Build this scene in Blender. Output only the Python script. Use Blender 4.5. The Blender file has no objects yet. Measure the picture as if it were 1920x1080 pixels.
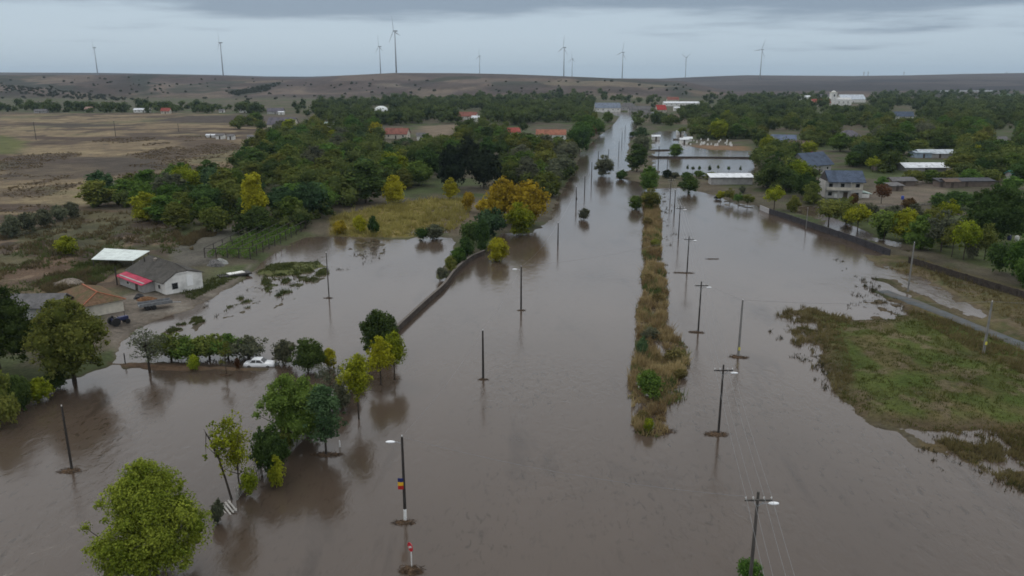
import bpy, math, random
import numpy as np
from mathutils import Vector, Matrix

sc = bpy.context.scene
COL = sc.collection
# ------------------------------------------------------------------ camera
CW, CH, F, CAMH = 1920.0, 1080.0, 1450.0, 40.0
PITCH = math.atan(395.0 / F)
cp, sp = math.cos(PITCH), math.sin(PITCH)
cam_d = bpy.data.cameras.new('camera')
cam_d.sensor_width = 36.0
cam_d.lens = 36.0 * F / CW
cam_d.clip_start, cam_d.clip_end = 0.5, 40000
cam = bpy.data.objects.new('camera', cam_d)
COL.objects.link(cam)
cam.location = (0, 0, CAMH)
cam.rotation_euler = (math.pi / 2 - PITCH, 0, 0)
sc.camera = cam

# ------------------------------------------------------------------ sky, sun, exposure
SUN_EL, SUN_ROT = 50.0, -40.0
world = bpy.data.worlds.new("World")
sc.world = world
world.use_nodes = True
wt = world.node_tree
for n in list(wt.nodes):
    wt.nodes.remove(n)
wo = wt.nodes.new('ShaderNodeOutputWorld')
bg = wt.nodes.new('ShaderNodeBackground')
bg.inputs['Strength'].default_value = 0.1
sky = wt.nodes.new('ShaderNodeTexSky')
sky.sky_type = 'NISHITA'
sky.sun_disc = False
sky.sun_elevation = math.radians(SUN_EL)
sky.sun_rotation = math.radians(SUN_ROT)
tc = wt.nodes.new('ShaderNodeTexCoord')
def wmath(op, a, b=None, c=None, clamp=False):
    n = wt.nodes.new('ShaderNodeMath'); n.operation = op; n.use_clamp = clamp
    for i, v in enumerate((a, b, c)):
        if v is None: continue
        if isinstance(v, (int, float)): n.inputs[i].default_value = v
        else: wt.links.new(v, n.inputs[i])
    return n.outputs[0]
sep = wt.nodes.new('ShaderNodeSeparateXYZ')
wt.links.new(tc.outputs['Generated'], sep.inputs[0])
zc = wmath('MAXIMUM', sep.outputs[2], 0.0)
# cloud deck: look direction projected on a flat layer, so that clouds close up towards the horizon
den = wmath('ADD', zc, 0.045)
px = wmath('DIVIDE', sep.outputs[0], den)
py = wmath('DIVIDE', sep.outputs[1], den)
cmb = wt.nodes.new('ShaderNodeCombineXYZ')
wt.links.new(px, cmb.inputs[0]); wt.links.new(py, cmb.inputs[1])
def wnoise(scale, detail, rough, off, sx=1.0, sy=1.0):
    mp = wt.nodes.new('ShaderNodeMapping')
    mp.inputs['Location'].default_value = off
    mp.inputs['Scale'].default_value = (sx, sy, 1)
    wt.links.new(cmb.outputs[0], mp.inputs[0])
    n = wt.nodes.new('ShaderNodeTexNoise')
    n.inputs['Scale'].default_value = scale
    n.inputs['Detail'].default_value = detail
    n.inputs['Roughness'].default_value = rough
    wt.links.new(mp.outputs[0], n.inputs[0])
    return n.outputs['Fac']
n1 = wnoise(0.40, 6, 0.56, (3.1, 7.7, 0), 0.75, 0.85)
n2 = wnoise(0.13, 3, 0.5, (11.3, 2.2, 0), 0.8, 0.8)
nn = wmath('ADD', wmath('MULTIPLY', n1, 1.05), wmath('MULTIPLY', n2, 0.6))
# the deck thickens overhead, it is thin and bright low down
lift = wmath('MULTIPLY', wmath('SUBTRACT', zc, 0.058), 7.0)
nn = wmath('ADD', nn, wmath('MINIMUM', lift, 0.2))
ramp = wt.nodes.new('ShaderNodeValToRGB')
cr = ramp.color_ramp
cr.interpolation = 'EASE'
cr.elements[0].position = 0.76; cr.elements[0].color = (4.55, 5.5, 6.35, 1)
cr.elements[1].position = 1.04; cr.elements[1].color = (2.35, 3.0, 3.85, 1)
wt.links.new(nn, ramp.inputs[0])
# high up the overcast is brighter and neutral
up = wt.nodes.new('ShaderNodeMix'); up.data_type = 'RGBA'
upf = wmath('MULTIPLY', wmath('SUBTRACT', zc, 0.095), 5.0, clamp=True)
wt.links.new(upf, up.inputs[0])
wt.links.new(ramp.outputs[0], up.inputs[6])
up.inputs[7].default_value = (9.2, 9.5, 9.8, 1)
# thin blue-grey band right at the horizon
hz = wt.nodes.new('ShaderNodeMix'); hz.data_type = 'RGBA'
hf = wmath('SUBTRACT', 1.0, wmath('MULTIPLY', zc, 22.0), clamp=True)
wt.links.new(wmath('MULTIPLY', hf, 0.55), hz.inputs[0])
wt.links.new(up.outputs[2], hz.inputs[6])
hz.inputs[7].default_value = (3.4, 4.4, 5.2, 1)
mx = wt.nodes.new('ShaderNodeMix'); mx.data_type = 'RGBA'
mx.inputs[0].default_value = 0.93
wt.links.new(sky.outputs[0], mx.inputs[6])
wt.links.new(hz.outputs[2], mx.inputs[7])
wt.links.new(mx.outputs[2], bg.inputs[0])
wt.links.new(bg.outputs[0], wo.inputs[0])

sun_d = bpy.data.lights.new('sun', 'SUN')
sun_d.energy = 0.6
sun_d.angle = math.radians(25)
sun_d.color = (1.0, 0.95, 0.88)
sun = bpy.data.objects.new('sun', sun_d)
COL.objects.link(sun)
sun.location = (0, 0, 300)
# Nishita: rotation 0 puts the sun on +Y, positive turns towards +X
sdir = Vector((math.sin(math.radians(SUN_ROT)) * math.cos(math.radians(SUN_EL)),
               math.cos(math.radians(SUN_ROT)) * math.cos(math.radians(SUN_EL)), math.sin(math.radians(SUN_EL))))
sun.rotation_euler = (-sdir).to_track_quat('-Z', 'Y').to_euler()

vs = sc.view_settings
vs.view_transform = 'Standard'
vs.look = 'None'
vs.exposure = 0.12
vs.gamma = 1.0
sc.render.engine = 'CYCLES'
cy = sc.cycles
cy.use_denoising = True
cy.max_bounces = 6
cy.diffuse_bounces = 2
cy.glossy_bounces = 2
cy.transmission_bounces = 2
cy.volume_bounces = 0
cy.transparent_max_bounces = 4
cy.caustics_reflective = False
cy.caustics_refractive = False
cy.filter_width = 1.7

# ------------------------------------------------------------------ geometry of the place
def ray(u, v):
    a = (u - CW / 2) / F; b = -(v - CH / 2) / F
    return a, cp + sp * b, -sp + cp * b
def P(u, v, z=0.0):
    """ground point (height z) seen at photo position u, v"""
    a, dy, dz = ray(u, v)
    t = (z - CAMH) / dz
    return Vector((a * t, dy * t, z))
def Zat(v, Y):
    _, dy, dz = ray(960, v)
    return CAMH + Y * dz / dy
def mpp(p):
    return (p[1] * cp + (CAMH - p[2]) * sp) / F
def UV(p):
    x, y, z = p[0], p[1], p[2] - CAMH
    d = y * cp - z * sp
    return CW / 2 + F * x / d, CH / 2 - F * (y * sp + z * cp) / d
def PP(poly):
    return np.array([tuple(P(u, v))[:2] for u, v in poly])

def _h(ix, iy, s):
    h = (ix.astype(np.int64) * 374761393 + iy.astype(np.int64) * 668265263 + s * 982451653) & 0xffffffff
    h = ((h ^ (h >> 13)) * 1274126177) & 0xffffffff
    h = h ^ (h >> 16)
    return (h & 0xffff) / 65535.0
def vn(x, y, s=0):
    x = np.asarray(x, float); y = np.asarray(y, float)
    ix = np.floor(x); iy = np.floor(y)
    fx = x - ix; fy = y - iy
    fx = fx * fx * (3 - 2 * fx); fy = fy * fy * (3 - 2 * fy)
    ix = ix.astype(np.int64); iy = iy.astype(np.int64)
    a = _h(ix, iy, s); b = _h(ix + 1, iy, s); c = _h(ix, iy + 1, s); d = _h(ix + 1, iy + 1, s)
    return (a * (1 - fx) + b * fx) * (1 - fy) + (c * (1 - fx) + d * fx) * fy
def fbm(x, y, o=3, s=0):
    r = 0; a = .5; t = 0
    for i in range(o):
        r = r + a * vn(x * 2 ** i + 17.3 * i, y * 2 ** i + 5.1 * i, s + i); t += a; a *= .5
    return r / t
def sstep(a, b, x):
    t = np.clip((x - a) / (b - a), 0, 1)
    return t * t * (3 - 2 * t)
def sd_poly(x, y, poly, far=-12.0):
    """signed distance in metres, positive inside"""
    out = np.full(x.shape, far)
    m = (x > poly[:, 0].min() - 12) & (x < poly[:, 0].max() + 12) & (y > poly[:, 1].min() - 12) & (y < poly[:, 1].max() + 12)
    if not m.any(): return out
    xs = x[m]; ys = y[m]
    d = np.full(xs.shape, 1e18); ins = np.zeros(xs.shape, bool)
    n = len(poly)
    for i in range(n):
        ax, ay = poly[i]; bx, by = poly[(i + 1) % n]
        ex, ey = bx - ax, by - ay
        L = ex * ex + ey * ey + 1e-12
        t = np.clip(((xs - ax) * ex + (ys - ay) * ey) / L, 0, 1)
        dx = xs - ax - t * ex; dy = ys - ay - t * ey
        d = np.minimum(d, dx * dx + dy * dy)
        if ay != by:
            c = ((ay > ys) != (by > ys)) & (xs < (bx - ax) * (ys - ay) / (by - ay) + ax)
            ins ^= c
    out[m] = np.where(ins, 1, -1) * np.sqrt(d)
    return out

# ------------------------------------------------------------------ object and mesh helpers
def tag(o, label=None, cat=None, group=None, kind=None):
    if label: o['label'] = label
    if cat: o['category'] = cat
    if group: o['group'] = group
    if kind: o['kind'] = kind
    return o
def empty(name, loc, rz=0.0, label=None, cat=None, group=None):
    o = bpy.data.objects.new(name, None)
    COL.objects.link(o)
    o.location = loc; o.rotation_euler = (0, 0, rz)
    o.empty_display_size = 0.5
    return tag(o, label, cat, group)
def mesh_np(name, V, faces, attr=None, smooth=False):
    """faces: list of int arrays (n,k)"""
    me = bpy.data.meshes.new(name)
    V = np.asarray(V, np.float32)
    me.vertices.add(len(V)); me.vertices.foreach_set('co', V.ravel())
    faces = [np.asarray(f, np.int32) for f in faces if len(f)]
    idx = np.concatenate([f.ravel() for f in faces])
    tot = np.concatenate([np.full(len(f), f.shape[1], np.int32) for f in faces])
    st = np.concatenate([[0], np.cumsum(tot)[:-1]]).astype(np.int32)
    me.loops.add(len(idx)); me.loops.foreach_set('vertex_index', idx)
    me.polygons.add(len(tot)); me.polygons.foreach_set('loop_start', st)
    me.polygons.foreach_set('loop_total', tot)
    if smooth: me.polygons.foreach_set('use_smooth', np.ones(len(tot), bool))
    if attr is not None:
        for k, a in attr.items():
            a = np.asarray(a, np.float32)
            if a.ndim == 1:
                at = me.attributes.new(k, 'FLOAT', 'POINT'); at.data.foreach_set('value', a)
            else:
                at = me.attributes.new(k, 'FLOAT_COLOR', 'POINT')
                c4 = np.ones((len(a), 4), np.float32); c4[:, :3] = a
                at.data.foreach_set('color', c4.ravel())
    me.update(calc_edges=True)
    me.validate()
    return me
def link(name, me, mat=None, parent=None, loc=None):
    o = bpy.data.objects.new(name, me)
    COL.objects.link(o)
    if mat is not None:
        if not me.materials: me.materials.append(mat)
        elif me.materials[0] != mat:
            o.material_slots[0].link = 'OBJECT'; o.material_slots[0].material = mat
    if parent is not None: o.parent = parent
    if loc is not None: o.location = loc
    return o
class MB:
    """collects shapes into one mesh"""
    def __init__(s): s.v = []; s.f = []
    def face(s, pts):
        n = len(s.v); s.v += [tuple(p) for p in pts]; s.f.append(tuple(range(n, n + len(pts)))); return s
    def box(s, c, d, rz=0.0, M=None):
        x, y, z = d[0] / 2, d[1] / 2, d[2] / 2
        ps = [Vector(p) for p in ((-x, -y, -z), (x, -y, -z), (x, y, -z), (-x, y, -z), (-x, -y, z), (x, -y, z), (x, y, z), (-x, y, z))]
        R = M if M is not None else Matrix.Rotation(rz, 3, 'Z')
        n = len(s.v); s.v += [tuple(R @ p + Vector(c)) for p in ps]
        for q in ((0, 3, 2, 1), (4, 5, 6, 7), (0, 1, 5, 4), (1, 2, 6, 5), (2, 3, 7, 6), (3, 0, 4, 7)):
            s.f.append(tuple(n + i for i in q))
        return s
    def bar(s, a, b, w, h=None):
        a = Vector(a); b = Vector(b); d = b - a
        q = d.to_track_quat('X', 'Z').to_matrix()
        return s.box((a + b) / 2, (d.length, w, h or w), M=q)
    def tube(s, pts, rad, n=8, cap=True):
        pts = [Vector(p) for p in pts]
        if not hasattr(rad, '__len__'): rad = [rad] * len(pts)
        base = len(s.v)
        for i, p in enumerate(pts):
            d = (pts[min(i + 1, len(pts) - 1)] - pts[max(i - 1, 0)]).normalized()
            ref = Vector((0, 0, 1)) if abs(d.z) < .9 else Vector((1, 0, 0))
            a = d.cross(ref).normalized(); b = d.cross(a)
            for k in range(n):
                t = 2 * math.pi * k / n
                s.v.append(tuple(p + (a * math.cos(t) + b * math.sin(t)) * rad[i]))
        for i in range(len(pts) - 1):
            for k in range(n):
                k2 = (k + 1) % n
                s.f.append((base + i * n + k, base + i * n + k2, base + (i + 1) * n + k2, base + (i + 1) * n + k))
        if cap:
            s.f.append(tuple(base + k for k in range(n)))
            e = base + (len(pts) - 1) * n
            s.f.append(tuple(e + k for k in reversed(range(n))))
        return s
    def ball(s, c, r, sq=(1, 1, 1), nu=8, nv=6):
        base = len(s.v)
        for j in range(1, nv):
            ph = math.pi * j / nv
            for k in range(nu):
                t = 2 * math.pi * k / nu
                s.v.append((c[0] + r * sq[0] * math.sin(ph) * math.cos(t), c[1] + r * sq[1] * math.sin(ph) * math.sin(t), c[2] + r * sq[2] * math.cos(ph)))
        for j in range(nv - 2):
            for k in range(nu):
                k2 = (k + 1) % nu
                s.f.append((base + j * nu + k, base + (j + 1) * nu + k, base + (j + 1) * nu + k2, base + j * nu + k2))
        s.f.append(tuple(base + k for k in range(nu)))
        e = base + (nv - 2) * nu
        s.f.append(tuple(e + k for k in reversed(range(nu))))
        return s
    def prism(s, prof, a, b):
        """profile of 3D points a-side list, same list b-side"""
        n = len(s.v); k = len(prof)
        s.v += [tuple(Vector(p) + Vector(a)) for p in prof] + [tuple(Vector(p) + Vector(b)) for p in prof]
        s.f.append(tuple(range(n, n + k))); s.f.append(tuple(reversed(range(n + k, n + 2 * k))))
        for i in range(k):
            j = (i + 1) % k
            s.f.append((n + i, n + k + i, n + k + j, n + j))
        return s
    def build(s, name, mat, parent=None, smooth=False, bevel=0.0):
        me = bpy.data.meshes.new(name)
        me.from_pydata(s.v, [], s.f); me.update()
        import bmesh
        bm = bmesh.new(); bm.from_mesh(me)
        bmesh.ops.recalc_face_normals(bm, faces=bm.faces)
        if bevel > 0:
            try: bmesh.ops.bevel(bm, geom=bm.edges[:], offset=bevel, segments=1, affect='EDGES')
            except Exception: pass
        bm.to_mesh(me); bm.free()
        if smooth:
            for p in me.polygons: p.use_smooth = True
        return link(name, me, mat, parent)

# ------------------------------------------------------------------ materials
MATS = {}
def nodes_of(m):
    m.use_nodes = True
    nt = m.node_tree
    for n in list(nt.nodes): nt.nodes.remove(n)
    return nt
def mat(name, col, rough=.8, var=.25, scale=3.0, bump=0.0, spec=.3, metal=0.0, stretch=(1, 1, 1), dirt=None, dscale=.6):
    if name in MATS: return MATS[name]
    m = bpy.data.materials.new(name); nt = nodes_of(m)
    o = nt.nodes.new('ShaderNodeOutputMaterial'); b = nt.nodes.new('ShaderNodeBsdfPrincipled')
    t = nt.nodes.new('ShaderNodeTexCoord'); mp = nt.nodes.new('ShaderNodeMapping')
    mp.inputs['Scale'].default_value = stretch
    nt.links.new(t.outputs['Object'], mp.inputs[0])
    n = nt.nodes.new('ShaderNodeTexNoise'); n.inputs['Scale'].default_value = scale; n.inputs['Detail'].default_value = 5
    nt.links.new(mp.outputs[0], n.inputs[0])
    r = nt.nodes.new('ShaderNodeMapRange'); r.inputs[3].default_value = 1 - var; r.inputs[4].default_value = 1 + var
    r.inputs[1].default_value = .3; r.inputs[2].default_value = .7
    nt.links.new(n.outputs['Fac'], r.inputs[0])
    hsv = nt.nodes.new('ShaderNodeHueSaturation'); hsv.inputs['Color'].default_value = (*col, 1)
    nt.links.new(r.outputs[0], hsv.inputs['Value'])
    src = hsv.outputs[0]
    if dirt:
        n2 = nt.nodes.new('ShaderNodeTexNoise'); n2.inputs['Scale'].default_value = dscale; n2.inputs['Detail'].default_value = 6
        nt.links.new(t.outputs['Object'], n2.inputs[0])
        r2 = nt.nodes.new('ShaderNodeMapRange'); r2.inputs[1].default_value = .45; r2.inputs[2].default_value = .68
        nt.links.new(n2.outputs['Fac'], r2.inputs[0])
        mm = nt.nodes.new('ShaderNodeMix'); mm.data_type = 'RGBA'
        nt.links.new(r2.outputs[0], mm.inputs[0]); nt.links.new(src, mm.inputs[6]); mm.inputs[7].default_value = (*dirt, 1)
        src = mm.outputs[2]
    nt.links.new(src, b.inputs['Base Color'])
    b.inputs['Roughness'].default_value = rough; b.inputs['Metallic'].default_value = metal
    b.inputs['Specular IOR Level'].default_value = spec
    if bump:
        bu = nt.nodes.new('ShaderNodeBump'); bu.inputs['Strength'].default_value = bump; bu.inputs['Distance'].default_value = .05
        nt.links.new(n.outputs['Fac'], bu.inputs['Height']); nt.links.new(bu.outputs[0], b.inputs['Normal'])
    nt.links.new(b.outputs[0], o.inputs[0])
    MATS[name] = m
    return m
def foliage(name, ca, cb, hue=.02, val=.25, trans=.25):
    if name in MATS: return MATS[name]
    m = bpy.data.materials.new(name); nt = nodes_of(m)
    o = nt.nodes.new('ShaderNodeOutputMaterial')
    at = nt.nodes.new('ShaderNodeAttribute'); at.attribute_name = 'tone'
    mx = nt.nodes.new('ShaderNodeMix'); mx.data_type = 'RGBA'
    nt.links.new(at.outputs['Fac'], mx.inputs[0])
    mx.inputs[6].default_value = (*ca, 1); mx.inputs[7].default_value = (*cb, 1)
    oi = nt.nodes.new('ShaderNodeObjectInfo')
    r1 = nt.nodes.new('ShaderNodeMapRange'); r1.inputs[3].default_value = .5 - hue; r1.inputs[4].default_value = .5 + hue
    r2 = nt.nodes.new('ShaderNodeMapRange'); r2.inputs[3].default_value = 1 - val; r2.inputs[4].default_value = 1 + val
    wn = nt.nodes.new('ShaderNodeTexWhiteNoise'); wn.noise_dimensions = '1D'
    nt.links.new(oi.outputs['Random'], r1.inputs[0]); nt.links.new(oi.outputs['Random'], wn.inputs['W'])
    nt.links.new(wn.outputs['Value'], r2.inputs[0])
    h = nt.nodes.new('ShaderNodeHueSaturation')
    nt.links.new(mx.outputs[2], h.inputs['Color']); nt.links.new(r1.outputs[0], h.inputs['Hue']); nt.links.new(r2.outputs[0], h.inputs['Value'])
    d = nt.nodes.new('ShaderNodeBsdfDiffuse'); tr = nt.nodes.new('ShaderNodeBsdfTranslucent')
    nt.links.new(h.outputs[0], d.inputs[0]); nt.links.new(h.outputs[0], tr.inputs[0])
    ms = nt.nodes.new('ShaderNodeMixShader'); ms.inputs[0].default_value = trans
    nt.links.new(d.outputs[0], ms.inputs[1]); nt.links.new(tr.outputs[0], ms.inputs[2])
    nt.links.new(ms.outputs[0], o.inputs[0])
    MATS[name] = m
    return m
# ------------------------------------------------------------------ terrain: where the land stands above the flood
LAND_LEFT = PP([(-900, 960), (-500, 880), (-200, 820), (0, 782), (50, 757), (95, 738), (108, 712), (150, 704), (205, 690), (222, 672), (232, 646), (262, 618), (300, 600),
    (330, 590), (360, 578), (392, 562), (420, 545), (455, 524), (482, 505), (515, 478), (548, 458), (575, 446), (620, 443), (680, 447), (760, 450), (800, 442), (852, 446), (850, 470), (836, 500),
    (820, 524), (829, 527), (846, 506), (870, 486), (906, 472), (925, 452), (945, 438), (1000, 437), (1030, 412), (1042, 385), (1060, 350), (1076, 328), (1084, 300),
    (1091, 284), (1110, 268), (1130, 250), (1148, 236), (1157, 226), (1162, 218), (1100, 205), (-900, 205)])
LAND_RIGHT = PP([(1186, 218), (1194, 236), (1190, 254), (1178, 270), (1174, 292), (1182, 318), (1160, 326), (1152, 334), (1200, 341), (1216, 354), (1268, 352), (1345, 366), (1380, 380),
    (1415, 384), (1442, 393), (1540, 426), (1600, 448), (1668, 476), (1648, 480), (1618, 476), (1650, 500), (1700, 525), (1640, 522), (1672, 540), (1712, 556), (1690, 561),
    (1668, 552), (1640, 541), (1622, 541), (1650, 557), (1690, 572), (1706, 590), (1650, 601), (1606, 602), (1560, 592), (1525, 579), (1480, 582), (1455, 590), (1472, 606),
    (1506, 622), (1536, 640), (1533, 660), (1546, 690), (1553, 722), (1579, 752), (1600, 776), (1650, 797), (1720, 808), (1790, 813), (1858, 812), (1840, 832), (1780, 826), (1735, 834),
    (1790, 852), (1850, 888), (1885, 908), (1960, 930), (2300, 1000), (2900, 900), (2900, 205), (1300, 205)])
ISLAND = PP([(1204, 366), (1207, 395), (1211, 420), (1204, 450), (1206, 490), (1203, 560), (1194, 580), (1196, 630), (1185, 690), (1180, 740), (1176, 790), (1192, 815), (1225, 820), (1256, 816), (1266, 802),
    (1244, 793), (1251, 762), (1292, 745), (1264, 731), (1290, 685), (1284, 650), (1256, 620), (1250, 590), (1252, 540), (1245, 500), (1239, 460), (1240, 410), (1229, 368)])
BANK = PP([(203, 681), (260, 680), (330, 681), (440, 688), (500, 692), (440, 697), (400, 694), (345, 699), (290, 697), (235, 690)])
ISLET = PP([(478, 512), (500, 496), (540, 490), (600, 492), (612, 500), (590, 509), (555, 517), (510, 519)])
HOLES = [PP([(1226, 250), (1240, 246), (1285, 246), (1292, 262), (1283, 272), (1330, 281), (1405, 283), (1410, 300), (1412, 330), (1390, 334), (1330, 330), (1236, 328), (1226, 312)]),
    PP([(1540, 417), (1552, 408), (1600, 426), (1640, 443), (1700, 462), (1700, 470), (1650, 458), (1580, 436)]),
    PP([(1492, 396), (1505, 386), (1535, 388), (1545, 402), (1530, 410)]),
    PP([(1695, 528), (1722, 520), (1760, 540), (1800, 566), (1838, 590), (1828, 597), (1780, 577), (1735, 552), (1700, 537)]),
    PP([(760, 440), (800, 424), (850, 428), (852, 440), (800, 437)]),
    PP([(1650, 498), (1690, 508), (1700, 522), (1660, 514)])]
RAG = [(PP(p_), t_) for p_, t_ in (
    ([(372, 600), (400, 565), (455, 528), (500, 505), (640, 492), (640, 520), (580, 545), (600, 575), (540, 580), (470, 600), (420, 612)], .60),
    ([(235, 690), (225, 650), (280, 615), (350, 590), (420, 575), (430, 600), (390, 640), (320, 660)], .56),
    ([(1440, 570), (1530, 570), (1600, 590), (1580, 640), (1600, 700), (1600, 790), (1540, 760), (1500, 690), (1450, 630)], .515),
    ([(1570, 770), (1680, 780), (1760, 800), (1900, 800), (2050, 850), (2050, 990), (1900, 950), (1800, 900), (1700, 860), (1600, 800)], .52),
    ([(1590, 610), (1600, 560), (1640, 545), (1720, 570), (1730, 620), (1650, 620)], .52), ([(1560, 500), (1600, 500), (1700, 560), (1690, 590), (1640, 560)], .585),
    ([(1230, 350), (1262, 360), (1270, 460), (1264, 520), (1240, 520)], .535), ([(1190, 440), (1212, 440), (1214, 600), (1192, 610), (1182, 560)], .54), ([(1170, 640), (1300, 640), (1310, 760), (1280, 830), (1160, 830)], .545),
    ([(640, 447), (760, 450), (740, 480), (660, 490), (620, 470)], .60), ([(1600, 440), (1680, 480), (1760, 540), (1700, 540), (1620, 490)], .53), ([(1330, 350), (1440, 372), (1430, 400), (1340, 386)], .55))]
NRAG = [(PP([(1185, 366), (1270, 366), (1275, 600), (1310, 640), (1310, 830), (1165, 830), (1175, 600)]), .435), (PP([(1724, 806), (1862, 806), (1905, 830), (1990, 900), (1990, 950), (1880, 912), (1790, 860)]), .47), (PP([(1440, 575), (1500, 572), (1545, 590), (1552, 650), (1560, 730), (1530, 720), (1490, 650)]), .47), (PP([(1655, 492), (1760, 532), (1845, 590), (1830, 605), (1700, 545), (1640, 515)]), .5)]
MEADOW_Y = PP([(618, 442), (622, 412), (720, 390), (800, 378), (882, 378), (880, 410), (850, 432), (760, 446), (680, 446)])
ROAD = [(1655, 546), (1690, 560), (1730, 577), (1780, 598), (1840, 624), (1920, 658), (2100, 738), (2400, 870)]
PROF1 = np.array([(-700, 142), (0, 141), (300, 141), (420, 143), (500, 147), (560, 148), (600, 146), (640, 142), (740, 137), (860, 137.5), (960, 139.5), (1100, 145), (1280, 153), (1330, 163), (1400, 176), (1500, 187), (2700, 187)])
PROF2 = np.array([(-700, 135), (0, 136), (200, 137), (420, 141), (500, 143.5), (580, 144), (640, 142), (700, 141), (900, 143), (1100, 147), (1240, 147.5), (1330, 143.5), (1400, 141.2), (1500, 142), (1600, 142.6), (1700, 141.5), (1800, 139), (1920, 137), (2700, 132)])
YC1, YC2 = 2300.0, 4300.0
def z_of_pix(v, Y):
    b = -(v - CH / 2) / F
    return CAMH + Y * (-sp + cp * b) / (cp + sp * b)
def hills(x, y):
    u = CW / 2 + F * x / np.maximum(y * cp, 1)
    z1 = np.maximum(z_of_pix(np.interp(u, PROF1[:, 0], PROF1[:, 1]), YC1), 0)
    z2 = np.maximum(z_of_pix(np.interp(u, PROF2[:, 0], PROF2[:, 1]), YC2), 0)
    s1 = np.clip((y - 1560) / (YC1 - 1560), 0, 1)
    w = s1 * (1 - s1) * 4
    gul = (fbm(x / 260, y / 300, 3, 5) - .5) * 1.1 * w
    h1 = z1 * np.clip(np.where(s1 < 1, s1 ** .85, 1) + gul * .55, 0, 1.02)
    h1 = np.where(y > YC1, np.maximum(z1 - (y - YC1) * .012, 0), h1)
    s2 = np.clip((y - 2500) / (YC2 - 2500), 0, 1)
    h2 = z2 * np.clip(s2 + (fbm(x / 500, y / 500, 3, 9) - .5) * .35 * s2 * (1 - s2) * 4, 0, 1)
    h2 = np.where(y > YC2, z2 - (y - YC2) * .006, h2)
    return np.maximum(h1, h2)
def land_sd(x, y):
    d = np.maximum(sd_poly(x, y, LAND_LEFT), sd_poly(x, y, LAND_RIGHT))
    far = (y > 600)
    for hpoly in HOLES:
        d = np.minimum(d, -sd_poly(x, y, hpoly, -12))
    d = np.maximum(d, sd_poly(x, y, ISLAND) * 1.0)
    d = np.maximum(d, sd_poly(x, y, BANK))
    d = np.maximum(d, sd_poly(x, y, ISLET))
    rag = (fbm(x / 2.2, y / 3.0, 4, 3) - .5) * 3.0 + (fbm(x / 9, y / 11, 2, 23) - .5) * 2.2
    d = d + rag * np.clip(1 - np.abs(d) / 6, 0, 1) * np.clip(1.3 - np.abs(y - 300) / 400, .25, 1) - .15
    # drowned margins: patches of ground that only just break the surface
    for poly, thr in RAG:
        q = sd_poly(x, y, poly)
        m = q > 0
        if m.any():
            n = fbm(x[m] / 1.7, y[m] / 2.4, 4, 201) * .75 + fbm(x[m] / 6, y[m] / 8, 2, 207) * .25
            fd = np.clip(q[m] / 4.0, 0, 1)
            d[m] = np.maximum(d[m], (n - thr) * 6 * fd - (1 - fd) * 1.2 - .03)
    for poly, thr in NRAG:
        q = sd_poly(x, y, poly); m = q > 0
        if m.any():
            n = fbm(x[m] / 1.5, y[m] / 2.2, 4, 221) * .7 + fbm(x[m] / 5, y[m] / 7, 2, 227) * .3; fd = np.clip(q[m] / 1.5, 0, 1)
            d[m] = d[m] * (1 - fd) + np.minimum(d[m], (n - thr) * 7) * fd
    return np.where(y > 950, 12, d)
def height(x, y, sd=None):
    x = np.atleast_1d(np.asarray(x, float)); y = np.atleast_1d(np.asarray(y, float))
    if sd is None: sd = land_sd(x, y)
    z = np.clip(sd * .13, -.9, .35) + np.clip(sd - 3, 0, 9) * .03
    z = z + np.clip(sd, 0, 3) * .06 * (fbm(x / 3.5, y / 3.5, 3, 31) - .5)
    z = z + np.clip(sd / 10, 0, 1) * (fbm(x / 45, y / 45, 2, 41) - .4) * .8 * (y < 1500)
    return z + np.where(y > 1500, hills(x, y), 0)
def H1(x, y): return float(height(x, y)[0])
def G(u, v):
    """ground point below photo position, on land or at the water"""
    p = P(u, v)
    for _ in range(2):
        z = max(H1(p.x, p.y), 0.0)
        p = P(u, v, z)
    return p

ys = np.concatenate([np.linspace(-260, 36, 16), np.geomspace(40, 1100, 640), np.geomspace(1106, 4600, 150)[0:], np.geomspace(4700, 16000, 24)])
s = np.linspace(-1, 1, 661)
yy = np.maximum(ys, 46)
XX = (yy[:, None] * .80 * s[None, :]) + np.sign(s)[None, :] * np.maximum(np.abs(s) - .9, 0)[None, :] * 10 * (250 + yy[:, None] * .5)
YY = np.repeat(ys[:, None], len(s), 1)
X = XX.ravel(); Y = YY.ravel()
SD = land_sd(X, Y)
Z = height(X, Y, SD)
# --- land cover: the real colour of what grows or lies there
def mixc(c, col, w):
    return c * (1 - w[:, None]) + np.array(col)[None, :] * w[:, None]
def PH(u, v):
    # point of the hills seen at a photo position
    a, dy, dz = ray(u, v)
    yy_ = np.linspace(1400, 6500, 800); xx_ = a / dy * yy_; zr = CAMH + dz / dy * yy_; k = np.argmax(hills(xx_, yy_) >= zr)
    k = k if k > 0 else 799
    return xx_[k], yy_[k]
def hregion(poly, soft=12, amp=60):
    A = np.array([PH(u, v) for u, v in poly]); m = (Y > 1300); w = np.zeros(len(X))
    d = sd_poly(X[m], Y[m], A, -12.0) if False else None
    lo = A.min(0) - 80; hi = A.max(0) + 80; m = (X > lo[0]) & (X < hi[0]) & (Y > lo[1]) & (Y < hi[1])
    if m.any():
        B = A / 10.0; d = sd_poly(X[m] / 10, Y[m] / 10, B, -12.0) * 10
        w[m] = sstep(-soft, soft, d + (fbm(X[m] / 45, Y[m] / 60, 3, 301) - .5) * amp)
    return w
N1 = fbm(X / 14, Y / 14, 4, 61); N2 = fbm(X / 60, Y / 60, 3, 67); N3 = fbm(X / 3, Y / 3, 3, 71)
C = np.zeros((len(X), 3)) + np.array((.082, .072, .050))
C = mixc(C, (.060, .076, .030), sstep(.42, .58, N1))
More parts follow.
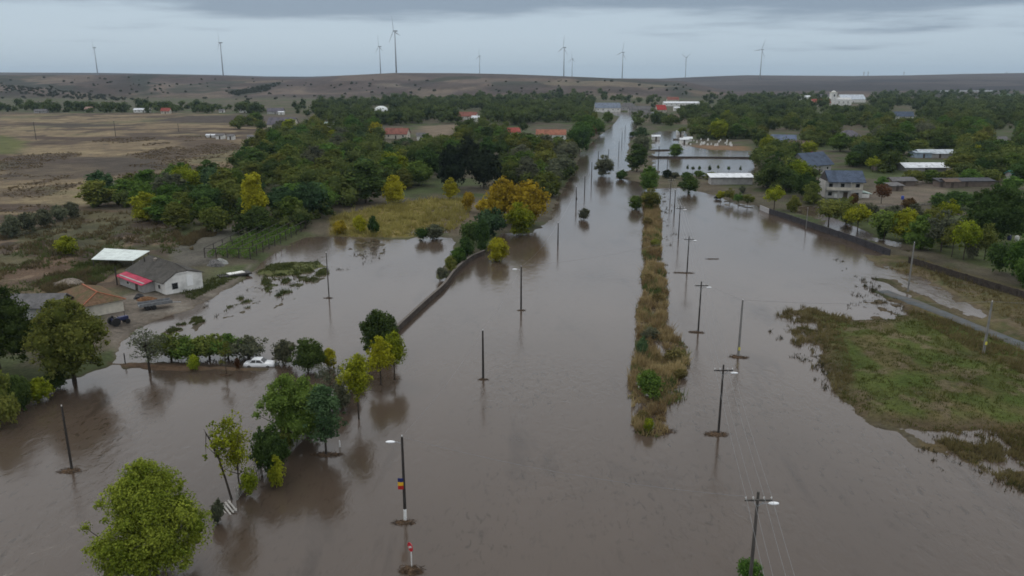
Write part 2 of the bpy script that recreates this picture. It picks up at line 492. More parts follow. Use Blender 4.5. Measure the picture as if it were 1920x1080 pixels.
C = mixc(C, (.105, .085, .060), sstep(.55, .7, N2) * .7)
def region(poly, col, soft=3.0, amp=0.0, k=1.0):
    d = sd_poly(X, Y, PP(poly) if isinstance(poly, list) else poly)
    w = sstep(-soft, soft, d + (N1 - .5) * amp) * k
    return w
FIELD = [(-900, 470), (-900, 214), (0, 214), (300, 213), (440, 216), (500, 224), (490, 250), (470, 300), (436, 335), (360, 332), (180, 345), (165, 390), (150, 425), (0, 440)]
w = region(FIELD, 0, 4, 10)
C = mixc(C, (.250, .190, .115), w)
st = fbm(X / 70, Y / 22, 4, 81); st2 = fbm(X / 30, Y / 16, 4, 85)
C = mixc(C, (.33, .26, .15), w * sstep(.48, .62, st2) * .75)
C = mixc(C, (.115, .082, .060), w * sstep(.54, .62, st)); C = mixc(C, (.085, .062, .046), w * sstep(.57, .62, fbm(X / 24, Y / 34, 4, 83)) * .8)
C = mixc(C, (.150, .112, .080), w * sstep(.55, .72, N3) * .6)
C = mixc(C, (.15, .155, .075), w * sstep(.56, .7, fbm(X / 50, Y / 50, 3, 91)) * .5)
for pl, col, k in (([(40, 234), (130, 232), (250, 237), (120, 242)], (.085, .07, .055), .9), ([(0, 305), (120, 296), (320, 300), (300, 325), (140, 340), (0, 342)], (.095, .075, .060), .75), ([(150, 296), (260, 296), (330, 320), (200, 330)], (.085, .07, .056), .8),
        ([(230, 292), (300, 286), (390, 295), (300, 303)], (.10, .075, .055), .9), ([(330, 262), (430, 265), (470, 283), (340, 285)], (.11, .08, .058), .85), ([(225, 252), (300, 250), (320, 262), (250, 264)], (.10, .075, .055), .8),
        ([(190, 262), (220, 261), (240, 267), (190, 267)], (.11, .08, .06), .8), ([(285, 228), (350, 219), (470, 217), (560, 220), (560, 229), (400, 232)], (.085, .068, .056), .95),
        ([(320, 247), (355, 243), (370, 252), (320, 254)], (.09, .068, .05), .8), ([(-400, 250), (0, 256), (52, 268), (30, 290), (-400, 302)], (.13, .145, .045), .9), ([(-300, 375), (0, 352), (60, 362), (0, 385)], (.15, .115, .08), .5)):
    C = mixc(C, col, region(pl, 0, 5, 9, k))
w = region([(-900, 640), (-900, 450), (0, 440), (110, 425), (160, 395), (230, 400), (320, 430), (330, 470), (280, 520), (200, 560), (60, 560)], 0, 2, 4)
C = mixc(C, (.115, .078, .052), w); C = mixc(C, (.065, .05, .037), w * sstep(.47, .6, st2)); C = mixc(C, (.17, .125, .085), w * sstep(.58, .72, N3) * .8)
C = mixc(C, (.07, .078, .035), w * sstep(.52, .62, N1) * .6)
w = region([(195, 575), (260, 555), (330, 560), (400, 545), (455, 515), (470, 500), (440, 535), (350, 590), (280, 625), (225, 665), (200, 640)], 0, 1.2, 1.5)
C = mixc(C, (.135, .115, .094), w); C = mixc(C, (.20, .18, .15), w * sstep(.55, .75, N3) * .6)
C = mixc(C, (.095, .088, .074), region([(315, 480), (370, 440), (440, 430), (420, 470), (400, 500), (330, 510)], 0, 1.5, 3, .9))
C = mixc(C, (.21, .165, .058), region(MEADOW_Y, 0, 1.5, 3)); 
C = mixc(C, (.12, .095, .066), region([(800, 395), (885, 380), (925, 390), (905, 430), (850, 445), (820, 425)], 0, 2, 4, .85))
wm = region([(1440, 575), (1700, 560), (1850, 630), (2900, 900), (2900, 1100), (1900, 940), (1720, 812), (1600, 780), (1500, 640)], 0, 2, 2)
C = mixc(C, (.095, .115, .030), wm); C = mixc(C, (.135, .115, .05), wm * sstep(.44, .6, fbm(X / 5, Y / 7, 4, 101))); C = mixc(C, (.17, .135, .082), wm * sstep(.58, .7, fbm(X / 2.4, Y / 2.4, 3, 103)) * .8)
C = mixc(C, (.075, .110, .022), wm * sstep(.55, .66, fbm(X / 8, Y / 8, 3, 107)) * .8)
edge = wm * (1 - sstep(.5, 4.5, SD)); C = mixc(C, (.125, .092, .058), edge * .85)
w = region([(1720, 808), (1920, 800), (2300, 900), (2300, 1010), (1880, 930), (1720, 850)], 0, 1, 2); C = mixc(C, (.105, .078, .036), w * .9)
w = region([(1560, 440), (1668, 478), (1720, 490), (1920, 549), (2900, 800), (2900, 1060), (1850, 625), (1700, 550), (1610, 500)], 0, 1.5, 2)
C = mixc(C, (.125, .108, .05), w); C = mixc(C, (.082, .088, .034), w * sstep(.5, .62, fbm(X / 5, Y / 5, 3, 111)))
C = mixc(C, (.16, .122, .078), w * sstep(.57, .7, fbm(X / 2.4, Y / 2.4, 3, 113)) * .8); C = mixc(C, (.21, .165, .11), w * (1 - sstep(.2, 1.8, SD)) * .7)
C = mixc(C, (.068, .085, .030), region([(1560, 425), (1700, 460), (1800, 495), (1920, 530), (2900, 760), (2900, 500), (1920, 420), (1700, 400), (1640, 400)], 0, 1.5, 3, .85))
C = mixc(C, (.145, .118, .092), region([(1600, 388), (1640, 350), (1700, 340), (1780, 345), (1770, 372), (1700, 392), (1640, 395)], 0, 2, 3, .85))
C = mixc(C, (.20, .12, .07), region([(1288, 281), (1300, 273), (1400, 276), (1405, 283), (1350, 282)], 0, 4, 4, .8))
C = mixc(C, (.17, .13, .092), region([(840, 262), (850, 243), (880, 236), (840, 236), (790, 238), (790, 265), (810, 275)], 0, 6, 8, .9))
C = mixc(C, (.13, .1, .07), region([(1245, 232), (1250, 215), (1290, 215), (1290, 235)], 0, 6, 8, .9))
wi = region(ISLAND, 0, .5, 1); C = mixc(C, (.17, .132, .068), wi); C = mixc(C, (.11, .078, .05), wi * sstep(.45, .6, fbm(X / 2, Y / 3, 3, 121))); C = mixc(C, (.10, .105, .04), wi * sstep(.56, .66, fbm(X / 3, Y / 4, 3, 127)))
C = mixc(C, (.12, .078, .05), region(BANK, 0, .5, .5)); C = mixc(C, (.09, .10, .035), region(ISLET, 0, .8, 1))
wet = (1 - sstep(0.0, .9, SD)) * (SD > -2); C = mixc(C, (.075, .058, .038), wet * .55)
# hills
wh = sstep(1480, 1640, Y)
hc = np.zeros_like(C) + np.array((.150, .114, .090))
hn = fbm(X / 190, Y / 420, 4, 131); hm = fbm(X / 90, Y / 160, 4, 137); hl = fbm(X / 420, Y / 180, 3, 139)
hc = mixc(hc, (.092, .068, .060), sstep(.46, .58, hn)); hc = mixc(hc, (.190, .150, .108), sstep(.56, .68, hm) * .7)
hc = mixc(hc, (.085, .066, .060), sstep(.56, .66, hl) * .85)
hc = mixc(hc, (.045, .050, .034), sstep(.56, .64, fbm(X / 130, Y / 160, 4, 149)) * .85)
up = CW / 2 + F * X / np.maximum(Y * cp, 1)
hc = mixc(hc, (.068, .058, .056), ((Y > YC1 * .985) & (up > 200)) * 1.0 * sstep(2270, 2330, Y) * .9)
wf = sstep(2350, 2700, Y); far = np.zeros_like(C) + np.array((.072, .060, .060)); far = mixc(far, (.115, .095, .088), sstep(.45, .6, fbm(X / 700, Y / 260, 3, 151))); far = mixc(far, (.05, .045, .05), sstep(.55, .65, fbm(X / 500, Y / 500, 3, 157)))
hc = hc * (1 - wf[:, None]) + far * wf[:, None]
hc = mixc(hc, (.26, .22, .16), region([(1000, 154), (1090, 152), (1200, 160), (1270, 165), (1180, 167), (1080, 162)], 0, 20, 10, .8)) if False else hc
C = C * (1 - .30 * region(FIELD, 0, 6, 0)[:, None])
C = C * (1 - .30 * region([(1440, 575), (1640, 540), (1600, 440), (1670, 470), (1920, 545), (2900, 780), (2900, 1100), (1900, 940), (1720, 812), (1600, 780), (1500, 640)], 0, 2, 2)[:, None])
for pl, col, k in (([(0, 148), (40, 150), (110, 160), (200, 172), (280, 184), (330, 193), (280, 195), (200, 184), (110, 172), (30, 162), (0, 160)], (.028, .036, .026), .85), ([(430, 172), (470, 166), (530, 152), (520, 160), (490, 172), (440, 182)], (.030, .038, .026), .85),
        ([(0, 172), (150, 178), (260, 186), (250, 191), (120, 188), (0, 186)], (.055, .040, .036), .7), ([(560, 160), (640, 152), (760, 150), (900, 158), (860, 168), (700, 172), (600, 176)], (.075, .055, .050), .7), ([(900, 165), (1050, 158), (1200, 165), (1180, 175), (1000, 178)], (.070, .052, .046), .7),
        ([(1010, 154), (1100, 153), (1200, 157), (1280, 163), (1230, 165), (1130, 162), (1040, 160)], (.20, .165, .11), .7), ([(720, 156), (770, 164), (800, 170), (790, 172), (750, 165), (700, 160)], (.22, .185, .14), .6), ([(1290, 170), (1340, 172), (1400, 178), (1340, 182), (1290, 180)], (.17, .125, .085), .7),
        ([(1380, 164), (1500, 158), (1620, 158), (1740, 166), (1620, 172), (1450, 172)], (.048, .040, .042), .7)):
    hc = mixc(hc, col, hregion(pl) * k)
hc = hc * (1 + (fbm(X / 28, Y / 50, 3, 311) - .5) * .7)[:, None]
hc = hc * np.where(Y > 2400, .62, .74)[:, None]
C = (C * (1 - wh[:, None]) + hc * wh[:, None]) * .92
C = mixc(C, (.055, .105, .045), ((up > 1878) & (Y > 1300) & (Y < 2000)) * 1.0 * sstep(1300, 1350, Y) * (1 - sstep(1900, 2000, Y)))
nr, nc = len(ys), len(s)
q = (np.arange(nr - 1)[:, None] * nc + np.arange(nc - 1)[None, :]).ravel()
fq = np.stack([q, q + 1, q + nc + 1, q + nc], 1)
me = mesh_np('ground', np.stack([X, Y, Z], 1), [fq], {'cover': np.clip(C, 0, 1)}, smooth=True)
gm = bpy.data.materials.new('ground_cover'); nt = nodes_of(gm)
o = nt.nodes.new('ShaderNodeOutputMaterial'); b = nt.nodes.new('ShaderNodeBsdfPrincipled')
at = nt.nodes.new('ShaderNodeAttribute'); at.attribute_name = 'cover'
geo = nt.nodes.new('ShaderNodeNewGeometry')
na = nt.nodes.new('ShaderNodeTexNoise'); na.inputs['Scale'].default_value = 1.6; na.inputs['Detail'].default_value = 6; na.inputs['Roughness'].default_value = .7
nb = nt.nodes.new('ShaderNodeTexNoise'); nb.inputs['Scale'].default_value = .11; nb.inputs['Detail'].default_value = 7; nb.inputs['Roughness'].default_value = .65
for n_ in (na, nb): nt.links.new(geo.outputs['Position'], n_.inputs[0])
ad = nt.nodes.new('ShaderNodeMath'); ad.operation = 'ADD'
nt.links.new(na.outputs['Fac'], ad.inputs[0]); nt.links.new(nb.outputs['Fac'], ad.inputs[1])
mr = nt.nodes.new('ShaderNodeMapRange'); mr.inputs[1].default_value = .7; mr.inputs[2].default_value = 1.3; mr.inputs[3].default_value = .45; mr.inputs[4].default_value = 1.55
nt.links.new(ad.outputs[0], mr.inputs[0])
hs = nt.nodes.new('ShaderNodeHueSaturation'); nt.links.new(at.outputs['Color'], hs.inputs['Color']); nt.links.new(mr.outputs[0], hs.inputs['Value'])
nt.links.new(hs.outputs[0], b.inputs['Base Color']); b.inputs['Roughness'].default_value = .95; b.inputs['Specular IOR Level'].default_value = .1
bu = nt.nodes.new('ShaderNodeBump'); bu.inputs['Strength'].default_value = .6; bu.inputs['Distance'].default_value = .25
nt.links.new(na.outputs['Fac'], bu.inputs['Height']); nt.links.new(bu.outputs[0], b.inputs['Normal'])
nt.links.new(b.outputs[0], o.inputs[0])
tag(link('ground', me, gm), kind='structure')

# flood water: one muddy sheet over the valley floor
wm_ = bpy.data.materials.new('flood_water'); nt = nodes_of(wm_)
o = nt.nodes.new('ShaderNodeOutputMaterial'); b = nt.nodes.new('ShaderNodeBsdfPrincipled')
geo = nt.nodes.new('ShaderNodeNewGeometry')
def wn(scale, detail, sc_, rough=.55, rot=0):
    mp = nt.nodes.new('ShaderNodeMapping'); mp.inputs['Scale'].default_value = sc_; mp.inputs['Rotation'].default_value = (0, 0, rot)
    nt.links.new(geo.outputs['Position'], mp.inputs[0])
    n = nt.nodes.new('ShaderNodeTexNoise'); n.inputs['Scale'].default_value = scale; n.inputs['Detail'].default_value = detail; n.inputs['Roughness'].default_value = rough
    n.inputs['Distortion'].default_value = .6
    nt.links.new(mp.outputs[0], n.inputs[0]); return n.outputs['Fac']
big = wn(.035, 4, (1, .6, 1)); streak = wn(.16, 6, (1.0, .28, 1), .6, -.35)
mx1 = nt.nodes.new('ShaderNodeMix'); mx1.data_type = 'RGBA'
r = nt.nodes.new('ShaderNodeMapRange'); r.inputs[1].default_value = .35; r.inputs[2].default_value = .65; nt.links.new(big, r.inputs[0]); nt.links.new(r.outputs[0], mx1.inputs[0])
mx1.inputs[6].default_value = (.064, .047, .035, 1); mx1.inputs[7].default_value = (.080, .059, .044, 1)
mx2 = nt.nodes.new('ShaderNodeMix'); mx2.data_type = 'RGBA'
r = nt.nodes.new('ShaderNodeMapRange'); r.inputs[1].default_value = .58; r.inputs[2].default_value = .70; r.inputs[4].default_value = .8; nt.links.new(streak, r.inputs[0]); nt.links.new(r.outputs[0], mx2.inputs[0])
nt.links.new(mx1.outputs[2], mx2.inputs[6]); mx2.inputs[7].default_value = (.040, .028, .020, 1)
# dark of small ripples painted into the water colour as flecks, denser around set spots
painted_ripple = wn(1.5, 4, (1, .40, 1), .65, -.45); cz = wn(.045, 3, (1, .6, 1), .5, -.5)
r1 = nt.nodes.new('ShaderNodeMapRange'); r1.inputs[1].default_value = .55; r1.inputs[2].default_value = .68; nt.links.new(painted_ripple, r1.inputs[0])
r2_ = nt.nodes.new('ShaderNodeMapRange'); r2_.inputs[1].default_value = .46; r2_.inputs[2].default_value = .58; r2_.inputs[4].default_value = .85; nt.links.new(cz, r2_.inputs[0])
mask = r2_.outputs[0]
for (u_, v_), rad_ in (((1230, 930), 17), ((1690, 900), 20), ((1000, 900), 9), ((900, 1000), 8), ((1400, 800), 12)):
    vd = nt.nodes.new('ShaderNodeVectorMath'); vd.operation = 'DISTANCE'; nt.links.new(geo.outputs['Position'], vd.inputs[0]); vd.inputs[1].default_value = P(u_, v_)
    rr_ = nt.nodes.new('ShaderNodeMapRange'); rr_.inputs[1].default_value = rad_; rr_.inputs[2].default_value = rad_ * .3; rr_.inputs[4].default_value = .8; nt.links.new(vd.outputs['Value'], rr_.inputs[0])
    mxx = nt.nodes.new('ShaderNodeMath'); mxx.operation = 'MAXIMUM'; nt.links.new(mask, mxx.inputs[0]); nt.links.new(rr_.outputs[0], mxx.inputs[1]); mask = mxx.outputs[0]
mm_ = nt.nodes.new('ShaderNodeMath'); mm_.operation = 'MULTIPLY'; nt.links.new(r1.outputs[0], mm_.inputs[0]); nt.links.new(mask, mm_.inputs[1])
mx3 = nt.nodes.new('ShaderNodeMix'); mx3.data_type = 'RGBA'; nt.links.new(mm_.outputs[0], mx3.inputs[0]); nt.links.new(mx2.outputs[2], mx3.inputs[6]); mx3.inputs[7].default_value = (.030, .021, .013, 1)
nt.links.new(mx3.outputs[2], b.inputs['Base Color'])
b.inputs['Roughness'].default_value = .13; b.inputs['IOR'].default_value = 1.42; b.inputs['Specular IOR Level'].default_value = .5
rip = wn(.9, 5, (1, .55, 1), .6, -.3)
bu = nt.nodes.new('ShaderNodeBump'); bu.inputs['Strength'].default_value = .22; bu.inputs['Distance'].default_value = .12
pm = wn(.07, 4, (1, .5, 1), .6, -.4); prr = nt.nodes.new('ShaderNodeMapRange'); prr.inputs[1].default_value = .45; prr.inputs[2].default_value = .7; prr.inputs[3].default_value = .12; prr.inputs[4].default_value = 1.0
nt.links.new(pm, prr.inputs[0]); nt.links.new(prr.outputs[0], bu.inputs['Strength'])
nt.links.new(rip, bu.inputs['Height']); nt.links.new(bu.outputs[0], b.inputs['Normal'])
nt.links.new(b.outputs[0], o.inputs[0])
wv = [(-420, -250, 0), (420, -250, 0), (700, 1000, 0), (-700, 1000, 0)]
tag(link('flood_water', mesh_np('flood_water', wv, [[(0, 1, 2, 3)]]), wm_), kind='structure')

# road emerging from the flood
rp = [P(u, v) for u, v in ROAD]
def resample(pts, n):
    d = [0]
    for i in range(1, len(pts)): d.append(d[-1] + (pts[i] - pts[i - 1]).length)
    out = []
    for t in np.linspace(0, d[-1], n):
        i = min(int(np.searchsorted(d, t, 'right')) - 1, len(pts) - 2)
        k = (t - d[i]) / (d[i + 1] - d[i]); out.append(pts[i].lerp(pts[i + 1], k))
    return out
rp = resample(rp, 60); RV = []; RF = []
for i, p in enumerate(rp):
    t = (rp[min(i + 1, 59)] - rp[max(i - 1, 0)]).normalized(); nrm = Vector((-t.y, t.x, 0))
    zz = max(H1(*(p + nrm * k).xy) for k in (-2, 0, 2))
    zz = min(max(zz + .08, .02 + .25 * min(i / 8, 1)), .9)
    for k, dz in ((-1.45, -.5), (-1.25, 0), (0, .05), (1.25, 0), (1.45, -.5)): RV.append((*(p + nrm * k).xy, zz + dz))
for i in range(59):
    for k in range(4): RF.append((i * 5 + k, i * 5 + k + 1, i * 5 + k + 6, i * 5 + k + 5))
tag(link('road', mesh_np('road', RV, [RF], smooth=True), mat('asphalt', (.072, .080, .084), .8, .2, .8, dirt=(.085, .075, .06), dscale=.35)), kind='structure')

# haze: the air of the valley
hm_ = bpy.data.materials.new('haze'); nt = nodes_of(hm_)
o = nt.nodes.new('ShaderNodeOutputMaterial'); pv = nt.nodes.new('ShaderNodeVolumePrincipled')
pv.inputs['Color'].default_value = (.66, .83, 1.0, 1); pv.inputs['Density'].default_value = 0.00005; pv.inputs['Anisotropy'].default_value = 0.0
nt.links.new(pv.outputs[0], o.inputs['Volume'])
HZ = MB().box((0, 7850, 116), (30000, 17100, 240)); hzob = HZ.build('haze', hm_); tag(hzob, kind='stuff')
# ------------------------------------------------------------------ trees and bushes
def ico():
    t = (1 + 5 ** .5) / 2
    v = np.array([(-1, t, 0), (1, t, 0), (-1, -t, 0), (1, -t, 0), (0, -1, t), (0, 1, t), (0, -1, -t), (0, 1, -t), (t, 0, -1), (t, 0, 1), (-t, 0, -1), (-t, 0, 1)], float)
    v /= np.linalg.norm(v[0])
    f = np.array([(0, 11, 5), (0, 5, 1), (0, 1, 7), (0, 7, 10), (0, 10, 11), (1, 5, 9), (5, 11, 4), (11, 10, 2), (10, 7, 6), (7, 1, 8), (3, 9, 4), (3, 4, 2), (3, 2, 6), (3, 6, 8), (3, 8, 9), (4, 9, 5), (2, 4, 11), (6, 2, 10), (8, 6, 7), (9, 8, 1)])
    return v, f
ICV, ICF = ico()
def leaves_np(rng, cen, rad, n, ls, squash=.85, lo=.55, up=.35, tone=None, aspect=.62):
    """n leaf sprays spread through the given clumps"""
    k = len(cen)
    pr = rad ** 1.7; pr = pr / pr.sum()
    ci = rng.choice(k, n, p=pr)
    d = rng.normal(size=(n, 3)); d[:, 2] += .25; d /= np.linalg.norm(d, axis=1)[:, None]
    rr = lo + (1.08 - lo) * rng.random(n) ** .7
    pos = cen[ci] + d * (rad[ci] * rr)[:, None] * np.array([1, 1, squash])
    nr = d * .7 + rng.normal(size=(n, 3)) * .55; nr[:, 2] += up
    nr /= np.linalg.norm(nr, axis=1)[:, None]
    t = np.cross(nr, rng.normal(size=(n, 3))); t /= np.linalg.norm(t, axis=1)[:, None] + 1e-9
    b = np.cross(nr, t)
    l = ls * (.6 + .8 * rng.random(n)); 
    q = np.stack([pos - t * l[:, None] * .5, pos + b * (l * aspect * .5)[:, None], pos + t * l[:, None] * .5, pos - b * (l * aspect * .5)[:, None]], 1)
    ct = tone if tone is not None else rng.random(k)
    tn = np.clip(ct[ci] * .65 + rng.random(n) * .45 - .05, 0, 1)
    return q.reshape(-1, 3), np.repeat(tn, 4)
def crown_mesh(name, seed, W, zb, zt, ncl, nleaf, ls, crad=.24, core=.62, shape=1.0, lo=.55, cen=None, rad=None, squash=.85):
    rng = np.random.default_rng(seed)
    Hh = zt - zb
    if cen is None:
        d = rng.normal(size=(ncl, 3)); d /= np.linalg.norm(d, axis=1)[:, None]
        r = rng.random(ncl) ** .45
        rad = W * crad * (.65 + .7 * rng.random(ncl))
        p = d * r[:, None]
        cx = p[:, 0] * (W / 2 - rad * .75); cyy = p[:, 1] * (W / 2 - rad * .75)
        cz = zb + Hh / 2 + p[:, 2] * np.maximum(Hh / 2 - rad * .75, .05)
        tt = (cz - zb) / Hh
        k = 1 - (shape - 0.0) * .35 * np.clip(tt - .45, 0, 1) * 1.6
        cx *= k; cyy *= k
        cen = np.stack([cx, cyy, cz], 1)
        cen[:, 2] = np.maximum(cen[:, 2], zb + rad * .5)
        # small sprays that break the outline
        ns = int(ncl * .8); d2 = rng.normal(size=(ns, 3)); d2[:, 2] += .45; d2 /= np.linalg.norm(d2, axis=1)[:, None]
        k2 = .84 + .14 * rng.random(ns); zz = zb + Hh / 2 + d2[:, 2] * k2 * Hh / 2
        kk = 1 - shape * .35 * np.clip((zz - zb) / Hh - .45, 0, 1) * 1.6
        c2 = np.stack([d2[:, 0] * k2 * W / 2 * kk, d2[:, 1] * k2 * W / 2 * kk, np.maximum(zz, zb + .1)], 1)
        cen = np.concatenate([cen, c2]); rad = np.concatenate([rad, W * crad * (.22 + .3 * rng.random(ns))])
    tone = rng.random(len(cen))
    V, T = leaves_np(rng, cen, rad, nleaf, ls, squash, lo, tone=tone)
    fq = np.arange(len(V)).reshape(-1, 4)
    faces = [fq]
    if core > 0:  # opaque inner blobs added to block light through the crown
        m = len(cen); base = len(V)
        jit = 1 + rng.normal(size=(m, 12)) * .1
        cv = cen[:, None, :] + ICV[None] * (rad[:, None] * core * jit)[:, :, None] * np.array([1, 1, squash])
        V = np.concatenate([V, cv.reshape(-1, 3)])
        T = np.concatenate([T, np.repeat(tone * .6, 12)])  # cores toned darker than the leaves, inner shade put into the colour
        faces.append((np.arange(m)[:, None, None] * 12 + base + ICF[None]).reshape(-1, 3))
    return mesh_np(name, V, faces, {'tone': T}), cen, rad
def trunk_mesh(name, seed, cen, zb, zt, r0, nl=5, lean=(0, 0), fork=.45, depth=-.9):
    rnd = random.Random(seed); m = MB()
    top = Vector((lean[0], lean[1], zb + (zt - zb) * .7))
    mid = Vector((lean[0] * .4, lean[1] * .4, zb + (zt - zb) * .1))
    m.tube([(0, 0, depth), (0, 0, .1), mid * .5 + Vector((.04, 0, 0)), mid, mid.lerp(top, .5) + Vector((rnd.uniform(-.2, .2), rnd.uniform(-.2, .2), 0)), top], [r0 * 1.25, r0 * 1.1, r0 * .95, r0 * .8, r0 * .5, r0 * .15], 7)
    idx = list(range(len(cen))); rnd.shuffle(idx)
    for i in idx[:nl]:
        c = Vector(cen[i]); k = rnd.uniform(.0, fork)
        a = mid.lerp(top, k)
        j = a.lerp(c, .5) + Vector((rnd.uniform(-.15, .15), rnd.uniform(-.15, .15), -.08 * (c - a).length))
        m.tube([a, j, c], [r0 * .42, r0 * .28, r0 * .08], 5)
    me = bpy.data.meshes.new(name); me.from_pydata(m.v, [], m.f); me.update()
    for p in me.polygons: p.use_smooth = True
    return me
FOL = {
    'dark green':   foliage('leaf_dark', (0.026, 0.048, 0.015), (0.088, 0.138, 0.036)),
    'green':        foliage('leaf_mid', (0.039, 0.076, 0.015), (0.143, 0.217, 0.045)),
    'olive green':  foliage('leaf_olive', (0.064, 0.081, 0.018), (0.210, 0.217, 0.051)),
    'yellow green': foliage('leaf_lime', (.085, .115, .010), (.33, .36, .030), .015, .15),
    'yellow':       foliage('leaf_yellow', (.165, .150, .010), (.45, .43, .032), .01, .12),
    'orange':       foliage('leaf_orange', (.190, .130, .014), (.48, .36, .034), .012, .15),
    'grey green':   foliage('leaf_grey', (0.057, 0.066, 0.043), (0.164, 0.168, 0.101)),
    'blackish green': foliage('leaf_black', (0.014, 0.021, 0.014), (0.039, 0.052, 0.026)),
    'bluish green': foliage('leaf_blue', (0.031, 0.061, 0.028), (0.100, 0.158, 0.067)),
    'fresh green': foliage('leaf_fresh', (.085, .125, .012), (.300, .340, .050), .0, .0),
    'straw brown': foliage('leaf_straw', (.075, .062, .022), (.215, .175, .070), .015, .15),
    'reddish brown': foliage('leaf_red', (.075, .040, .020), (.150, .085, .035)),
}
BARK = mat('bark', (.055, .045, .036), .95, .35, 4, .5, .1)
def proto_tree(kind, seed, W, zb, zt, ncl, nleaf, ls, r0, nl=5, **kw):
    tk = {k: kw.pop(k) for k in ('lean', 'fork') if k in kw}
    cr, cen, rad = crown_mesh('crown', seed, W, zb, zt, ncl, nleaf, ls, **kw)
    tr = trunk_mesh('trunk', seed, cen, zb, zt, r0, nl, **tk)
    return (kind, W, zt, cr, tr)
PROTO = {
    'round': [proto_tree('broadleaf_tree', 10 + i, 8.2, .1, 8, 34 + 3 * i, 3800, .46, .17, 6, crad=.21 + .01 * i) for i in range(5)],
    'tall': [proto_tree('tall_tree', 30 + i, 5.4, .2, 10, 32, 3600, .46, .16, 5, crad=.23, shape=1.5) for i in range(3)],
    'open': [proto_tree('small_tree', 40 + i, 5.4, 1.3, 6, 20, 2000, .36, .11, 9, crad=.2, core=.38, lo=.3) for i in range(3)],
    'orchard': [proto_tree('orchard_tree', 50 + i, 5.2, .3, 3.5, 26, 2800, .32, .13, 9, crad=.2, core=.42, shape=.3) for i in range(3)],
    'shrub': [proto_tree('bush', 60 + i, 3.6, -.15, 3, 16, 1900, .30, .05, 3, crad=.26, shape=.7) for i in range(4)],
    'dome': [proto_tree('dome_bush', 70 + i, 4.2, -.1, 4, 24, 4200, .24, .05, 3, crad=.22, shape=.9) for i in range(2)],
}
TREES = []     # every tree: dict(o, u, v, col, word, label)
_cnt = {}
def put_tree(kind, u0, u1, vt, vb, col, label=None, group=None, word=None, u=None, rz=None, proto=None, cat=None):
    """crown spans u0..u1, top at vt, foot at vb in the photograph; built at that real place and size"""
    u = (u0 + u1) / 2 if u is None else u
    p = G(u, vb)
    W = (u1 - u0) * mpp(p); Hh = Zat(vt, p.y + W * .15) - p.z
    if proto is None:
        i = _cnt.get(kind, 0); _cnt[kind] = i + 1
        proto = PROTO[kind][i % len(PROTO[kind])]
    nm, w0, h0, cr, tr = proto
    sx = W / w0; sz = max(Hh, W * .35) / h0
    rz = random.Random(int(u * 13 + vb * 7)).uniform(0, 6.28) if rz is None else rz
    catw = cat or ('bush' if kind in ('shrub', 'dome') else 'tree')
    word = word or {'round': 'round tree', 'tall': 'tall tree', 'open': 'small open tree', 'orchard': 'low orchard tree', 'shrub': 'bush', 'dome': 'dome shaped bush'}[kind]
    if catw == 'bush':
        o = link(nm, cr, FOL[col]); o.location = (p.x, p.y, p.z - .05); o.rotation_euler = (0, 0, rz); o.scale = (sx, sx, sz)
    else:
        o = empty(nm, (p.x, p.y, p.z - .05), rz); o.scale = (sx, sx, sz)
        c = link('crown', cr, FOL[col], o); t = link('trunk', tr, BARK, o)
    tag(o, label, catw, group)
    TREES.append(dict(o=o, u=u, v=(vt + vb) / 2, col=col, word=word, label=label, W=u1 - u0, x=p.x, y=p.y))
    return o

# --- the trees nearest to the camera, each grown on its own
def own(kind, seed, W, zb, zt, ncl, nleaf, ls, r0, nl=8, **kw):
    return proto_tree(kind, seed, W, zb, zt, ncl, nleaf, ls, r0, nl, **kw)
put_tree('round', 168, 402, 842, 1084, 'fresh green', 'large bright yellow green tree standing in the flood at the near bank', u=292, proto=own('broadleaf_tree', 101, 10.4, .1, 11, 120, 50000, .20, .22, 16, crad=.115, core=.42, lo=.3, shape=2.3))
put_tree('round', -75, 76, 530, 702, 'dark green', 'huge dark green walnut like tree cut by the frame edge beside the yard', proto=own('broadleaf_tree', 102, 12, .8, 12, 60, 16000, .38, .3, 10, crad=.17))
put_tree('round', 66, 214, 552, 716, 'olive green', 'huge olive green tree on the bank beside the tiled outbuilding', proto=own('broadleaf_tree', 103, 11.5, .6, 12, 60, 16000, .36, .3, 10, crad=.17))
put_tree('round', 488, 622, 692, 836, 'green', 'big bushy green tree over the picket fence, broadest of the fence row', proto=own('broadleaf_tree', 104, 9, .7, 9, 46, 14000, .30, .2, 9, crad=.17))
put_tree('tall', 570, 652, 715, 852, 'bluish green', 'slender bluish green tree with visible trunk and debris at its foot', u=612, proto=own('slender_tree', 105, 5, 1.4, 9, 34, 7000, .26, .13, 16, crad=.19, core=.3, lo=.3, shape=1.5))
put_tree('open', 638, 708, 658, 785, 'yellow green', 'slim yellow green tree on a bare trunk standing in open water', u=673, proto=own('small_tree', 106, 5, 2.6, 8.5, 26, 4200, .27, .11, 14, crad=.19, core=.3, lo=.25))
put_tree('open', 690, 748, 628, 722, 'yellow', 'yellow leaved tree on two dark trunks at the end of the curved wall', u=714, proto=own('small_tree', 107, 4.6, 1.7, 6.2, 24, 3600, .27, .11, 10, crad=.21, core=.4, lo=.3))
put_tree('open', 716, 772, 620, 712, 'yellow green', 'leafy yellow green tree just past the yellow one at the curved wall', u=740, proto=own('small_tree', 108, 4.4, 1.8, 6.2, 24, 3600, .27, .10, 10, crad=.21, core=.4, lo=.3))
put_tree('dome', 672, 752, 575, 664, 'dark green', 'dark rounded bush in the water where the curved wall ends', proto=own('dome_bush', 109, 4.6, -.1, 4.8, 34, 8000, .24, .08, 5, crad=.2))
